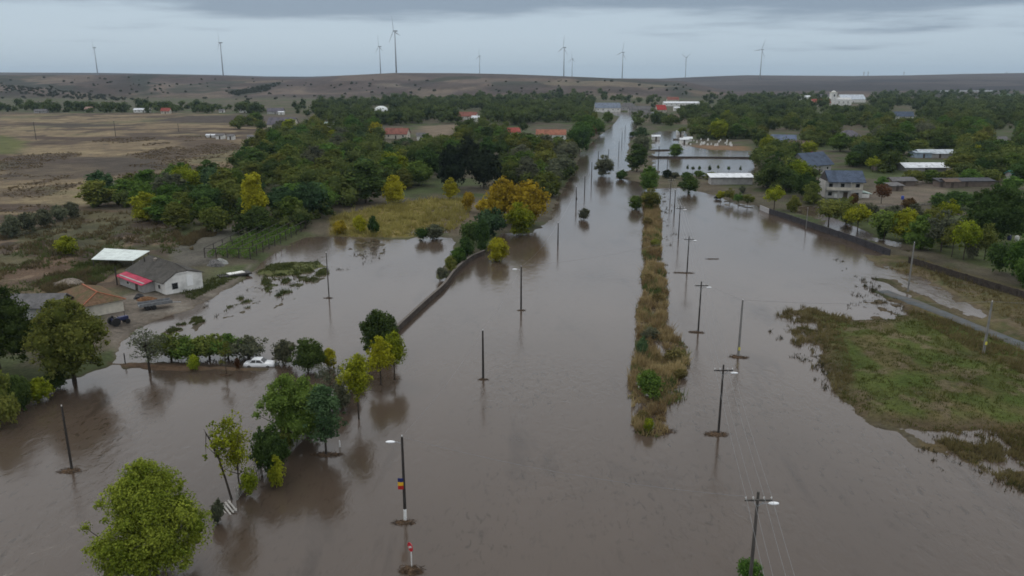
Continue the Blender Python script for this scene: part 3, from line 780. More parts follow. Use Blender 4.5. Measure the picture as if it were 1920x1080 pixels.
put_tree('open', 366, 456, 772, 936, 'yellow green', 'thin leaning tree with a bare trunk and sparse yellowish leaves by the fence', u=434, rz=0, proto=own('leaning_tree', 110, 5, 3.6, 8.6, 18, 1300, .27, .11, 22, crad=.16, core=0, lo=.1, lean=(-2.2, .3), fork=.9))
put_tree('open', 424, 500, 764, 928, 'yellow green', 'sparse yellow green tree with bare upright limbs against the picket fence', u=450, rz=.4, proto=own('sparse_tree', 111, 5.4, 1.2, 9, 26, 1900, .27, .12, 26, crad=.16, core=0, lo=.1, fork=.8))
put_tree('shrub', 470, 545, 790, 893, 'dark green', 'dark leafy bush pressed against the picket fence', proto=own('bush', 112, 4.6, -.1, 4.6, 26, 5000, .27, .05, 3, crad=.21))
put_tree('shrub', 500, 540, 850, 912, 'yellow green', 'low yellowing bush drooping over the picket fence', proto=own('bush', 113, 3, -.1, 2.6, 14, 1500, .24, .05, 3, crad=.22, core=.2, lo=.2))
put_tree('shrub', 446, 490, 868, 928, 'yellow green', 'lime leaved bush at the foot of the sparse fence tree', proto=own('bush', 114, 3, -.1, 2.6, 14, 1500, .24, .05, 3, crad=.22, core=.2, lo=.2))
put_tree('open', 540, 612, 630, 696, 'dark green', 'dark compact tree behind the flooded white car', u=578, proto=own('small_tree', 115, 5.4, .3, 5.2, 30, 6500, .25, .12, 6, crad=.2))
put_tree('shrub', 510, 560, 635, 682, 'grey green', 'grey green bush touching the bonnet of the flooded white car')
put_tree('shrub', 603, 636, 650, 690, 'yellow', 'small golden bush beside the dark compact tree')
put_tree('open', 585, 655, 668, 752, 'grey green', 'thin grey half bare tree behind the big bushy green tree', proto=own('bare_tree', 116, 5, .8, 6, 22, 1500, .24, .08, 20, crad=.16, core=0, lo=.1, fork=.9))
put_tree('open', 232, 322, 603, 697, 'grey green', 'pale half bare tree with spreading limbs on the muddy bank line', u=281, proto=own('bare_tree', 117, 6, 1.0, 6, 26, 1500, .24, .16, 24, crad=.15, core=0, lo=.1, fork=.7))
for i, (a, b_, t_, f_) in enumerate([(282, 360, 622, 672), (318, 396, 628, 674), (354, 432, 624, 673), (390, 466, 626, 672), (426, 504, 627, 672)]):
    put_tree('orchard', a, b_, t_, f_, ['olive green', 'green', 'olive green', 'green', 'grey green'][i], ['low spreading orchard tree next to the pale half bare tree', 'second low orchard tree counted from the pale half bare tree', 'middle one of five low orchard trees standing in water', 'fourth low orchard tree, one short of the white car end', 'greyish low orchard tree closest to the white car'][i], 'row of low orchard trees in the flood')
put_tree('open', 410, 440, 632, 702, 'olive green', 'thin sapling with a ring of debris round its foot in the flood', u=425, proto=own('sapling', 118, 2.6, 1.2, 5, 10, 420, .24, .06, 10, crad=.17, core=0, lo=.1))
put_tree('shrub', 350, 378, 664, 692, 'yellow green', 'small lime bush on the muddy bank line')
put_tree('shrub', 441, 452, 668, 694, 'reddish brown', 'twiggy brown stump bush on the muddy bank line')
for i, (a, b_, t_, f_, c_) in enumerate([(-40, 30, 690, 790, 'olive green'), (16, 66, 700, 768, 'dark green'), (52, 104, 705, 752, 'yellow green'), (-10, 40, 735, 800, 'olive green'), (84, 132, 690, 728, 'dark green')]):
    put_tree('shrub', a, b_, t_, f_, c_, None, 'bushes on the shaded near bank')
for a_, b_, t_, f_, c_, lab in [(556, 596, 770, 818, 'dark green', 'dark bush under the big bushy tree at the picket fence'), (622, 660, 716, 768, 'grey green', 'thin grey bush behind the slender bluish tree'), (644, 676, 690, 738, 'grey green', 'greyish bush between the two slim fence trees'), (520, 556, 800, 850, 'olive green', 'olive bush midway along the picket fence'), (396, 424, 934, 980, 'grey green', 'twiggy grey bush beside the broken fence panel'), (655, 690, 664, 708, 'olive green', 'low olive bush behind the yellow leaved tree')]:
    put_tree('shrub', a_, b_, t_, f_, c_, lab)
put_tree('shrub', 1380, 1430, 1042, 1092, 'green', 'small feathery green bush around the foot of the nearest crossarm pole')
# --- in the open water
put_tree('dome', 911, 956, 443, 490, 'yellow', 'bright yellow round bush in the water at the end of the curved wall')
put_tree('dome', 1112, 1152, 290, 330, 'grey green', 'round grey green willow bush standing alone in the flooded road')
put_tree('shrub', 1083, 1108, 390, 412, 'grey green', 'tiny grey bush alone in the main channel')
put_tree('dome', 1175, 1206, 365, 393, 'green', 'round green bush in the water just off the median strip')
put_tree('dome', 1198, 1240, 352, 392, 'olive green', 'broad olive bush at the far tip of the median strip')
put_tree('shrub', 1152, 1178, 318, 336, 'dark green', 'low dark bush on the muddy spit beside the channel')
put_tree('round', 1197, 1238, 310, 358, 'green', 'round green tree on the near corner of the flooded field')
put_tree('tall', 1172, 1216, 268, 322, 'dark green', 'tall dark willow on the channel bank beside the flooded field')
put_tree('round', 1184, 1220, 250, 290, 'grey green', 'greyish willow behind the tall dark willow on the channel bank')
put_tree('round', 1188, 1216, 236, 262, 'bluish green', None)
put_tree('shrub', 1178, 1196, 246, 256, 'dark green', 'small dark bush at the water edge past the willows')
put_tree('dome', 1251, 1281, 268, 294, 'green', 'round green bush standing in the flooded field by the low wall')
put_tree('round', 1270, 1312, 328, 362, 'dark green', 'dark tree at the water edge between the poles and the white shed')
for i, (a, b_, t_, f_, c_) in enumerate([(1340, 1362, 356, 378, 'yellow green'), (1356, 1380, 352, 380, 'olive green'), (1372, 1396, 360, 386, 'green'), (1388, 1414, 362, 388, 'olive green'), (1338, 1354, 366, 374, 'blackish green')]):
    put_tree('open' if i < 4 else 'shrub', a, b_, t_, f_, c_, None, 'small trees in the shallow water below the white shed')
for i, (a, b_, t_, f_, c_) in enumerate([(1238, 1262, 318, 334, 'blackish green'), (1256, 1274, 322, 334, 'grey green'), (1274, 1300, 322, 336, 'dark green'), (1300, 1322, 318, 334, 'green'), (1318, 1346, 322, 336, 'olive green'), (1384, 1400, 348, 362, 'grey green')]):
    put_tree('shrub', a, b_, t_, f_, c_, None, 'bushes along the near edge of the flooded field')
for i, u_ in enumerate((1289, 1299, 1311, 1330, 1346, 1366, 1388)):
    put_tree('open', u_ - 3 - i % 2, u_ + 3 + i % 2, 308 + (i * 3) % 4, 321 + (i * 5) % 4, 'dark green', None, 'thin dark saplings in the flooded field')
put_tree('open', 1430, 1472, 346, 394, 'yellow green', 'yellow green tree at the far end of the long dark wall')
put_tree('shrub', 1474, 1500, 366, 398, 'olive green', None)
# --- behind the long dark wall
for i, (a, b_, t_, f_, c_, k_) in enumerate([(1522, 1584, 370, 424, 'olive green', 'open'), (1558, 1612, 368, 428, 'olive green', 'open'), (1580, 1634, 380, 438, 'yellow green', 'open'), (1628, 1686, 390, 450, 'green', 'open'), (1666, 1724, 388, 452, 'yellow green', 'round'), (1694, 1756, 400, 468, 'green', 'round'),
        (1730, 1798, 392, 472, 'grey green', 'open'), (1762, 1806, 412, 482, 'olive green', 'open'), (1780, 1832, 408, 488, 'yellow green', 'open'), (1822, 1868, 418, 488, 'olive green', 'open'), (1846, 1896, 448, 512, 'dark green', 'shrub'), (1880, 1944, 434, 528, 'green', 'round'), (1640, 1666, 418, 448, 'dark green', 'shrub'), (1710, 1736, 440, 466, 'dark green', 'shrub')]):
    put_tree(k_, a, b_, t_, f_, c_, None, 'trees behind the long dark wall')
for a_, b_, t_, f_, c_, k_ in [(1414, 1462, 318, 352, 'dark green', 'round'), (1446, 1500, 312, 360, 'dark green', 'round'), (1484, 1536, 322, 372, 'dark green', 'round'), (1500, 1540, 340, 384, 'olive green', 'round'), (1424, 1470, 296, 326, 'dark green', 'round'), (1462, 1512, 288, 322, 'green', 'round'), (1404, 1436, 276, 310, 'dark green', 'round'),
        (1612, 1650, 268, 316, 'dark green', 'round'), (1636, 1704, 246, 312, 'dark green', 'tall'), (1580, 1616, 284, 312, 'green', 'round'), (1620, 1652, 292, 322, 'yellow green', 'open'), (1500, 1532, 262, 290, 'yellow green', 'round'), (1768, 1836, 286, 326, 'olive green', 'round'), (1800, 1850, 272, 312, 'yellow green', 'round'), (1830, 1880, 276, 318, 'dark green', 'round'),
        (1868, 1922, 286, 332, 'green', 'round'), (1700, 1740, 258, 290, 'olive green', 'round'), (1740, 1790, 252, 286, 'dark green', 'round'), (1784, 1830, 250, 282, 'olive green', 'round'), (1550, 1600, 248, 284, 'green', 'round'), (1640, 1668, 330, 352, 'green', 'shrub'), (1690, 1730, 316, 345, 'olive green', 'shrub'), (1722, 1764, 318, 343, 'green', 'shrub'), (1756, 1800, 318, 343, 'olive green', 'shrub'), (1796, 1840, 316, 342, 'green', 'shrub'), (1836, 1880, 315, 341, 'olive green', 'shrub'), (1876, 1920, 330, 358, 'green', 'shrub')]:
    put_tree(k_, a_, b_, t_, f_, c_, None, 'gardens around the two storey house')
for a_, b_, t_, f_, c_, k_ in [(1606, 1648, 378, 416, 'grey green', 'open'), (1690, 1732, 380, 424, 'grey green', 'round'), (1724, 1768, 384, 436, 'olive green', 'round'), (1654, 1690, 384, 414, 'grey green', 'shrub'), (1800, 1846, 392, 452, 'olive green', 'open'), (1752, 1790, 428, 462, 'olive green', 'shrub'), (1690, 1716, 430, 456, 'green', 'shrub'), (1806, 1836, 452, 486, 'grey green', 'shrub'), (1900, 1950, 470, 540, 'green', 'shrub'), (1576, 1600, 394, 420, 'grey green', 'shrub'), (1890, 1930, 366, 420, 'olive green', 'round')]:
    put_tree(k_, a_, b_, t_, f_, c_, None, 'trees behind the long dark wall')
put_tree('round', 1796, 1924, 344, 458, 'dark green', 'huge dark green tree in the garden behind the long dark wall', proto=own('broadleaf_tree', 120, 15, .8, 13, 60, 13000, .5, .3, 8, crad=.17))
put_tree('open', 1752, 1800, 372, 424, 'yellow green', None); put_tree('shrub', 1770, 1830, 355, 392, 'dark green', None); put_tree('shrub', 1738, 1780, 362, 392, 'dark green', None)
put_tree('shrub', 1690, 1716, 370, 390, 'reddish brown', 'rusty brown bush in the middle of the farmyard'); put_tree('open', 1636, 1668, 342, 382, 'reddish brown', 'bare brownish tree beside the two storey house')
put_tree('shrub', 1588, 1610, 362, 384, 'reddish brown', None)
# --- the curved wall's bank, orange group, wood edge
for i, (a, b_, t_, f_, c_) in enumerate([(818, 842, 498, 524, 'grey green'), (832, 858, 480, 510, 'olive green'), (845, 874, 462, 496, 'green'), (858, 892, 444, 484, 'dark green'), (858, 906, 410, 458, 'dark green'), (886, 922, 414, 472, 'dark green'), (892, 948, 388, 444, 'bluish green')]):
    put_tree('shrub', a, b_, t_, f_, c_, None, 'bushes on the bank behind the curved wall')
put_tree('round', 908, 984, 332, 416, 'orange', 'orange autumn tree, browner of the two over the flooded road'); put_tree('round', 950, 1032, 336, 424, 'orange', 'large golden orange autumn tree overhanging the flooded road'); put_tree('dome', 945, 1004, 378, 440, 'yellow green', 'lime green round tree in front of the orange autumn trees')
put_tree('shrub', 892, 925, 372, 400, 'orange', 'rusty low tree beside the browner orange autumn tree')
put_tree('shrub', 866, 890, 356, 396, 'orange', 'small rust and gold tree at the corner of the yellow meadow'); put_tree('tall', 829, 861, 331, 374, 'yellow', 'golden pear shaped tree above the yellow meadow')
put_tree('round', 717, 763, 327, 382, 'yellow', 'golden yellow tree at the edge of the yellow meadow'); put_tree('tall', 454, 506, 322, 420, 'yellow', 'tall lemon yellow tree in the front of the wood'); put_tree('round', 318, 380, 306, 372, 'yellow green', 'lime green tree rising above the wood beside the brown field')
put_tree('round', 690, 722, 227, 262, 'yellow', 'bright lemon tree in front of the brick red roof')
put_tree('shrub', 660, 690, 404, 436, 'yellow', 'golden bush in the reeds'); put_tree('shrub', 626, 650, 412, 440, 'orange', None); put_tree('shrub', 690, 712, 404, 440, 'dark green', 'narrow dark bush in the yellow reeds'); put_tree('shrub', 776, 806, 424, 450, 'dark green', 'dark bush on the water edge of the yellow meadow'); put_tree('shrub', 794, 838, 420, 448, 'grey green', None)
put_tree('shrub', 106, 150, 440, 478, 'yellow green', 'bright lime bush alone on the brown scrub')
for i, (a, b_, t_, f_) in enumerate([(2, 44, 402, 444), (34, 76, 394, 436), (66, 104, 392, 426), (94, 128, 384, 414), (118, 152, 378, 408)]):
    put_tree('shrub', a, b_, t_, f_, 'grey green', ['grey green bush at the frame edge end of the dull hedge', 'second bush of the dull grey hedge from the frame edge', 'middle bush of the dull grey hedge across the scrub', 'fourth bush of the dull grey hedge, towards the wood', 'last dull grey hedge bush, closest to the wood'][i], 'dull hedge between the field and the scrub')
for (a, b_, t_, f_, c_) in [(818, 880, 270, 356, 'blackish green'), (872, 942, 276, 352, 'blackish green'), (850, 905, 255, 318, 'blackish green'), (1060, 1112, 226, 286, 'dark green')]:
    put_tree('round', a, b_, t_, f_, c_, None)

# --- the wood, the gardens and the village: filled out tree by tree
rnd = random.Random(7)
def inpoly(u, v, poly):
    c = False; n = len(poly)
    for i in range(n):
        (x1, y1), (x2, y2) = poly[i], poly[(i + 1) % n]
        if (y1 > v) != (y2 > v) and u < (x2 - x1) * (v - y1) / (y2 - y1) + x1: c = not c
    return c
AVOID = []    # (u0,u1,v0,v1): houses and yards that stay visible
AVOID += [(1000, 1066, 236, 262), (722, 800, 236, 268), (866, 900, 208, 226), (505, 548, 220, 238), (1498, 1590, 276, 326), (1438, 1500, 246, 274), (1578, 1626, 240, 264), (1685, 1790, 276, 324), (1528, 1640, 312, 392), (1676, 1712, 200, 226),
          (1554, 1625, 174, 202), (1334, 1412, 326, 352), (700, 724, 200, 216), (1232, 1262, 198, 216), (1244, 1312, 184, 200), (1116, 1166, 190, 216), (955, 975, 236, 256), (796, 850, 232, 264), (380, 480, 244, 262), (1640, 1790, 326, 396), (1860, 1900, 244, 272), (500, 545, 198, 214), (1220, 1412, 262, 336), (1265, 1400, 262, 300), (1150, 1185, 212, 300), (1186, 1216, 196, 214), (1216, 1236, 246, 262)]
def free(u, v, w):
    for a, b_, t_, f_ in AVOID:
        if u + w * .35 > a and u - w * .35 < b_ and v - w * .45 < f_ and v > t_ : return False
    return True
def fill(poly, n, wm, cols, kinds, group, hr=.9, minsep=.62):
    us = [p[0] for p in poly]; vs_ = [p[1] for p in poly]; got = []; tries = 0
    while len(got) < n and tries < n * 60:
        tries += 1
        t = rnd.random(); v = min(vs_) + (max(vs_) - min(vs_)) * t ** .9; u = rnd.uniform(min(us), max(us))
        if not inpoly(u, v, poly): continue
        p = P(u, v, .4); W = wm * rnd.uniform(.75, 1.3); wpx = W / mpp(p)
        if not free(u, v, wpx): continue
        if any(abs(p.x - q[0]) ** 2 + abs(p.y - q[1]) ** 2 * .45 < (minsep * (W + q[2]) / 2) ** 2 for q in got): continue
        if any((p.x - T['x']) ** 2 + (p.y - T['y']) ** 2 < (W * .45) ** 2 for T in TREES): continue
        got.append((p.x, p.y, W))
        hpx = wpx * hr * rnd.uniform(.8, 1.25)
        put_tree(rnd.choice(kinds), u - wpx / 2, u + wpx / 2, v - hpx, v, rnd.choices([c for c, _ in cols], [k for _, k in cols])[0], None, group)
    return len(got)
MIX = [('dark green', 4), ('green', 5), ('olive green', 3), ('bluish green', 2), ('grey green', 1), ('yellow green', .5)]
MIXV = [('dark green', 4), ('green', 4), ('olive green', 4), ('bluish green', 1), ('grey green', 1.5), ('yellow green', .7), ('reddish brown', .2)]
RB = ['round', 'round', 'tall']
NB = fill([(172, 372), (210, 352), (330, 345), (430, 352), (452, 340), (620, 380), (628, 428), (560, 436), (430, 438), (320, 430), (180, 392)], 42, 9.5, MIX, ['round', 'round', 'tall', 'shrub'], 'trees of the wood below the brown field', minsep=.5)
NB += fill([(455, 338), (440, 325), (480, 292), (560, 285), (700, 285), (830, 300), (830, 340), (720, 368), (640, 400), (622, 380)], 56, 10.5, MIX, RB, 'trees of the wood above the yellow meadow', minsep=.5)
NB += fill([(930, 352), (940, 300), (1000, 285), (1080, 290), (1074, 325), (1052, 352), (1030, 375), (980, 345)], 26, 9.5, [('green', 3), ('olive green', 3), ('grey green', 2), ('yellow green', .6)], ['round', 'round', 'shrub'], 'trees crowding the flooded road on its field side', minsep=.5)
NB += fill([(370, 252), (400, 240), (480, 232), (700, 245), (830, 265), (1060, 262), (1100, 262), (1062, 290), (830, 300), (700, 288), (500, 292), (470, 275)], 62, 10.5, MIX, RB, 'garden trees between the wood and the village', minsep=.5)
NB += fill([(1440, 345), (1420, 300), (1480, 280), (1920, 262), (1920, 345), (1800, 335), (1640, 330), (1520, 360), (1450, 366)], 40, 10, MIXV, ['round', 'round', 'shrub'], 'garden trees around the two storey house', minsep=.5)
NB += fill([(1300, 262), (1240, 236), (1400, 230), (1920, 232), (1920, 268), (1480, 282), (1410, 275)], 66, 11, MIXV, RB, 'garden trees of the village beyond the flooded field', minsep=.5)
NB += fill([(1040, 258), (1060, 232), (1100, 222), (1148, 222), (1132, 248), (1110, 262)], 14, 10, [('green', 2), ('olive green', 2), ('reddish brown', 1)], ['round'], 'trees by the road at the far end of the water', minsep=.5)
print('filled trees', NB, 'all', len(TREES))
# far woods and gardens: one mass of crowns that nobody could count
def mass(name, polys, n, W, seed, leaf, per, colmat, hz_=1.0):
    rng = np.random.default_rng(seed); cen = []; rad = []; tn = []
    rr = random.Random(seed); k = 0; tries = 0
    while k < n and tries < n * 40:
        tries += 1
        poly = polys[k % len(polys)]
        us = [p[0] for p in poly]; vs_ = [p[1] for p in poly]
        v = rr.uniform(min(vs_), max(vs_)); u = rr.uniform(min(us), max(us))
        if not inpoly(u, v, poly): continue
        p = P(u, v, .5); w = W * rr.uniform(.6, 1.4)
        if hz_ < .5:
            q_ = PH(u, v); p = Vector((q_[0], q_[1], 0))
            if p.y > 6400: continue
        if not free(u, v, w / mpp(p)): continue
        k += 1; z = H1(p.x, p.y); tone = rr.random()
        for j in range(5):
            r = w * rr.uniform(.22, .34)
            cen.append((p.x + rr.uniform(-.3, .3) * w, p.y + rr.uniform(-.3, .3) * w, z + r * .6 + rr.uniform(0, .45) * w * hz_)); rad.append(r); tn.append(min(max(tone + rr.uniform(-.15, .15), 0), 1))
    cen = np.array(cen); rad = np.array(rad); tn = np.array(tn)
    V, T = leaves_np(rng, cen, rad, int(len(cen) * per * 1.45), leaf, tone=tn)
    base = len(V); m = len(cen)
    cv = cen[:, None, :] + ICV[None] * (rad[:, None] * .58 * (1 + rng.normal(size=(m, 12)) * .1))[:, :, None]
    V = np.concatenate([V, cv.reshape(-1, 3)]); T = np.concatenate([T, np.repeat(tn * .6, 12)])  # added light-blocking cores, crown shade put into their darker tone
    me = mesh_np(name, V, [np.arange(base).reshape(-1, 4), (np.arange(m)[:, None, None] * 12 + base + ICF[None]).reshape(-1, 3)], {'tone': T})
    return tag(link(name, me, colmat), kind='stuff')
FW = foliage('leaf_far', (.028, .046, .018), (.115, .145, .045), 0, 0)
mass('far_woods', [[(600, 228), (560, 205), (640, 196), (900, 184), (1120, 186), (1160, 192), (1150, 222), (1100, 228), (830, 246)], [(1190, 236), (1186, 200), (1240, 184), (1500, 186), (1920, 172), (1920, 226), (1400, 232), (1300, 216), (1240, 232)],
    [(1190, 236), (1186, 206), (1560, 200), (1920, 196), (1920, 228), (1400, 234)], [(600, 230), (560, 212), (900, 196), (1140, 200), (1150, 222), (830, 246)], [(560, 196), (760, 184), (1150, 181), (1190, 190), (1150, 200), (640, 206)], [(1190, 196), (1300, 180), (1540, 178), (1900, 172), (1920, 196), (1500, 200)]], 1750, 12, 3, 1.5, 22, FW)
mass('undergrowth', [[(172, 372), (330, 348), (452, 342), (620, 382), (628, 430), (430, 440), (180, 394)], [(455, 338), (440, 325), (480, 285), (700, 280), (830, 300), (830, 340), (720, 368), (640, 400)], [(930, 352), (940, 300), (1080, 290), (1074, 325), (1030, 380), (980, 345)],
    [(370, 250), (480, 232), (830, 250), (1100, 250), (1062, 290), (830, 300), (500, 292)], [(1440, 345), (1420, 300), (1480, 280), (1920, 262), (1920, 345), (1640, 330), (1450, 366)], [(1300, 262), (1240, 232), (1920, 226), (1920, 268), (1480, 282), (1410, 278)], [(1700, 340), (1690, 325), (1880, 322), (1890, 334)],
    [(1300, 262), (1300, 236), (1920, 226), (1920, 268), (1480, 282)], [(1440, 345), (1480, 290), (1900, 275), (1920, 345), (1640, 330)]], 900, 5.5, 8, .9, 16, foliage('leaf_under', (.030, .046, .014), (.125, .150, .044), 0, 0))
mass('garden_woods', [[(1440, 340), (1420, 300), (1480, 280), (1920, 262), (1920, 335), (1640, 326), (1450, 360)], [(1300, 262), (1240, 240), (1240, 228), (1920, 222), (1920, 268), (1480, 286), (1412, 280)], [(1300, 262), (1300, 236), (1920, 226), (1920, 268), (1480, 286)], [(370, 250), (480, 234), (830, 248), (1100, 246), (1070, 285), (830, 296), (500, 290)], [(455, 336), (440, 325), (480, 288), (830, 300), (720, 360), (640, 390)]], 1100, 9.5, 18, 1.0, 36, foliage('leaf_garden', (.030, .050, .015), (.140, .165, .045), 0, 0))
mass('tree_line', [[(0, 211), (0, 201), (470, 203), (560, 200), (560, 213), (470, 214)]], 130, 11, 4, 1.6, 26, FW)
mass('hillside_scrub', [[(0, 172), (0, 160), (110, 170), (240, 186), (330, 196), (230, 196), (100, 184)], [(430, 176), (500, 160), (530, 156), (500, 172), (440, 180)], [(0, 196), (0, 146), (600, 146), (1100, 150), (1290, 160), (1360, 172), (1100, 184), (600, 192)]], 520, 6, 5, 1.6, 10, foliage('leaf_hill', (.030, .036, .022), (.065, .070, .040), 0, 0), .4)
# ------------------------------------------------------------------ poles, lamps, wires
POLE_D = mat('dark_wood', (.045, .040, .036), .9, .3, 5, .4, .15, stretch=(1, 1, .15))
POLE_C = mat('concrete_pole', (.20, .195, .185), .9, .25, 3, .2, .15, stretch=(1, 1, .3))
POLE_G = mat('weathered_pole', (.085, .078, .070), .9, .3, 4, .3, .15, stretch=(1, 1, .2))
WHITE = mat('white_paint', (.74, .74, .72), .6, .1, 3, 0, .3, dirt=(.45, .42, .37), dscale=1.2)
LAMPM = mat('lamp_shell', (.80, .81, .82), .4, .05)
PORC = mat('porcelain', (.72, .72, .70), .3, .05)
STEEL = mat('steel', (.32, .33, .34), .5, .15, 4)
WIREM = mat('wire_metal', (.20, .20, .20), .5, .1)
POLES = {}
def pole(key, u, vb, vt, m, label, arm=False, lamp=0, white=False, group='poles standing in the flood', thick=.15, ladder=False, lean=(0, 0)):
    p = G(u, vb); hgt_ = Zat(vt, p.y) - p.z
    o = tag(empty('utility_pole', p), label, 'utility pole', group)
    top = Vector((lean[0], lean[1], hgt_))
    w0 = Vector((0, 0, 0)).lerp(top, .145)
    if white:
        MB().tube([(0, 0, -.8), w0], [thick * 1.05, thick], 8).build('painted_base', WHITE, o)
        MB().tube([w0, top], [thick, thick * .7], 8).build('shaft', m, o)
    else:
        MB().tube([(0, 0, -.8), top * .5, top], [thick, thick * .85, thick * .65], 8).build('shaft', m, o)
    if arm:
        z = hgt_ - .62
        MB().box((0, -thick - .03, z), (2.15, .12, .13)).build('crossarm', m, o)
        b = MB()
        b.bar((-.5, -thick - .03, z - .07), (0, -thick * .6, z - .6), .04).bar((.5, -thick - .03, z - .07), (0, -thick * .6, z - .6), .04).build('arm_brace', STEEL, o)
        for x in (-1.0, -.42, .42, 1.0):
            MB().tube([(x, -thick - .03, z + .06), (x, -thick - .03, z + .16), (x, -thick - .03, z + .2), (x, -thick - .03, z + .3)], [.02, .03, .07, .045], 6).build('insulator', PORC, o)
    else:
        MB().tube([(0, 0, hgt_ - .02), (0, 0, hgt_ + .1), (0, 0, hgt_ + .2)], [.03, .06, .03], 6).build('insulator', PORC, o)
    if lamp:
        z = hgt_ - (.95 if arm else .45)
        sgn = 1 if lamp > 0 else -1
        L = abs(lamp)
        MB().tube([(0, 0, z - .25), (sgn * .4, -.05, z - .05), (sgn * L * .65, -.12, z)], [.035, .03, .03], 6).build('lamp_arm', STEEL, o)
        hd = MB().ball((sgn * (L * .65 + .38), -.15, z + .02), .46, (1, .40, .26), 10, 6).build('lamp_head', LAMPM, o, smooth=True)
        MB().ball((sgn * (L * .65 + .4), -.15, z - .06), .3, (1, .36, .2), 8, 5).build('lamp_lens', PORC, hd)
    POLES[key] = (p, hgt_)
    return o
pole('A', 760, 976, 819, POLE_D, 'dark pole with a white foot, a lamp and a small flag in the near flood', lamp=-1.0, white=True)
pole('B', 906, 710, 620, POLE_D, 'bare dark pole without lamp in the main channel, closer than the other bare ones', thick=.17)
pole('C', 977, 581, 500, POLE_D, 'dark pole with a single lamp beyond the bare channel pole', lamp=-1.15, thick=.17)
pole('D', 1046, 461, 418, POLE_D, 'plain dark pole between the yellow bush and the median strip', thick=.17)
pole('E', 1080, 388, 350, POLE_D, 'dark pole with a dark box just beyond the tiny grey channel bush', thick=.18)
MB().box((.05, -.2, 2.6), (.5, .35, .8)).build('meter_box', POLE_D, bpy.data.objects[[o_.name for o_ in COL.objects if o_.get('category') == 'utility pole'][-1]])
for k, (u_, b_, t_, lab) in enumerate([(1096, 365, 330, 'thin dark pole left of the round willow bush, closer of two'), (1109, 340, 303, 'thin dark pole beside the round willow bush in the channel'), (1122, 295, 283, 'short thin pole beyond the round willow bush, nearer the bank'), (1141, 291, 279, 'short thin pole beyond the round willow bush, nearer mid channel'),
        (1160, 292, 264, 'pole in the row of three far up the flooded road, first of them'), (1166, 268, 246, 'pole in the row of three far up the flooded road, second of them'), (1172, 252, 234, 'pole in the row of three far up the flooded road, last of them')]):
    pole('L%d' % k, u_, b_, t_, POLE_D, lab, group='far poles along the flooded road', thick=.17)
pole('a', 1405, 1104, 922, POLE_G, 'pole with crossarm and lamp rising from the small feathery bush', arm=True, lamp=1.3, thick=.17)
pole('b', 1347, 812, 684, POLE_D, 'crossarm pole with lamp and debris mat beside the widest part of the median strip', arm=True, lamp=1.3)
pole('c', 1309, 622, 528, POLE_D, 'crossarm pole with lamp, second along the median strip', arm=True, lamp=1.3)
pole('d', 1288, 511, 443, POLE_D, 'crossarm pole with lamp, third along the median strip, on a long thin debris mat', arm=True, lamp=1.3)
pole('e', 1272, 446, 386, POLE_D, 'crossarm pole with lamp, fourth along the median strip', arm=True, lamp=1.3)
pole('f', 1264, 402, 356, POLE_D, 'plain dark pole past the fourth crossarm pole', thick=.17)
pole('g', 1256, 382, 334, POLE_D, 'crossarm pole without lamp at the tip of the median strip', arm=True)
pole('h', 1234, 314, 274, POLE_D, 'dark pole in the flooded field by the low wall', thick=.2)
pole('i', 1251, 316, 290, POLE_D, 'shorter dark pole in the flooded field by the low wall', thick=.16)
pole('m', 1384, 668, 563, POLE_C, 'thick grey concrete pole on an oval debris mat facing the green meadow', thick=.2)
MB().box((.02, -.215, 1.25), (.3, .03, .5)).build('warning_plate', mat('yellow_plate', (.62, .56, .10), .5, .1), [o_ for o_ in COL.objects if o_.get('category') == 'utility pole'][-1])
pole('n', 1844, 662, 566, POLE_C, 'grey concrete pole with a yellow plate on the meadow beside the road', thick=.2, group='poles on land')
MB().box((.02, -.215, 1.6), (.3, .03, .5)).build('warning_plate', MATS['yellow_plate'], [o_ for o_ in COL.objects if o_.get('category') == 'utility pole'][-1])
pole('o', 1702, 546, 455, POLE_C, 'grey pole at the puddle between the long dark wall and the road', thick=.17, group='poles on land')
pole('p', 1511, 429, 390, POLE_C, 'pale short pole against the far part of the long dark wall', thick=.13, group='poles on land')
pole('q', 617, 558, 474, POLE_G, 'lone thin pole in the flooded yard beyond the white car', thick=.12)
pole('r', 135, 880, 762, POLE_D, 'tall thin pole with a debris ring near the shaded bank', thick=.14)
for u_, b_, t_, lab in ((68, 263, 228, 'tall thin pole on the brown field beside its green patch'), (217, 256, 226, 'tall thin pole in the middle of the brown field'), (335, 247, 231, 'small pole on the brown field near the ploughed strip')):
    pole('x%d' % u_, u_, b_, t_, POLE_D, lab, group='poles on land', thick=.2)
for u_, b_, t_, lab in ((1063, 286, 262, 'white lamp pole in front of the orange roofed long house'), (930, 278, 260, 'grey pole among the dark trees of the gardens')):
    pole('y%d' % u_, u_, b_, t_, POLE_C, lab, group='poles on land', thick=.22)
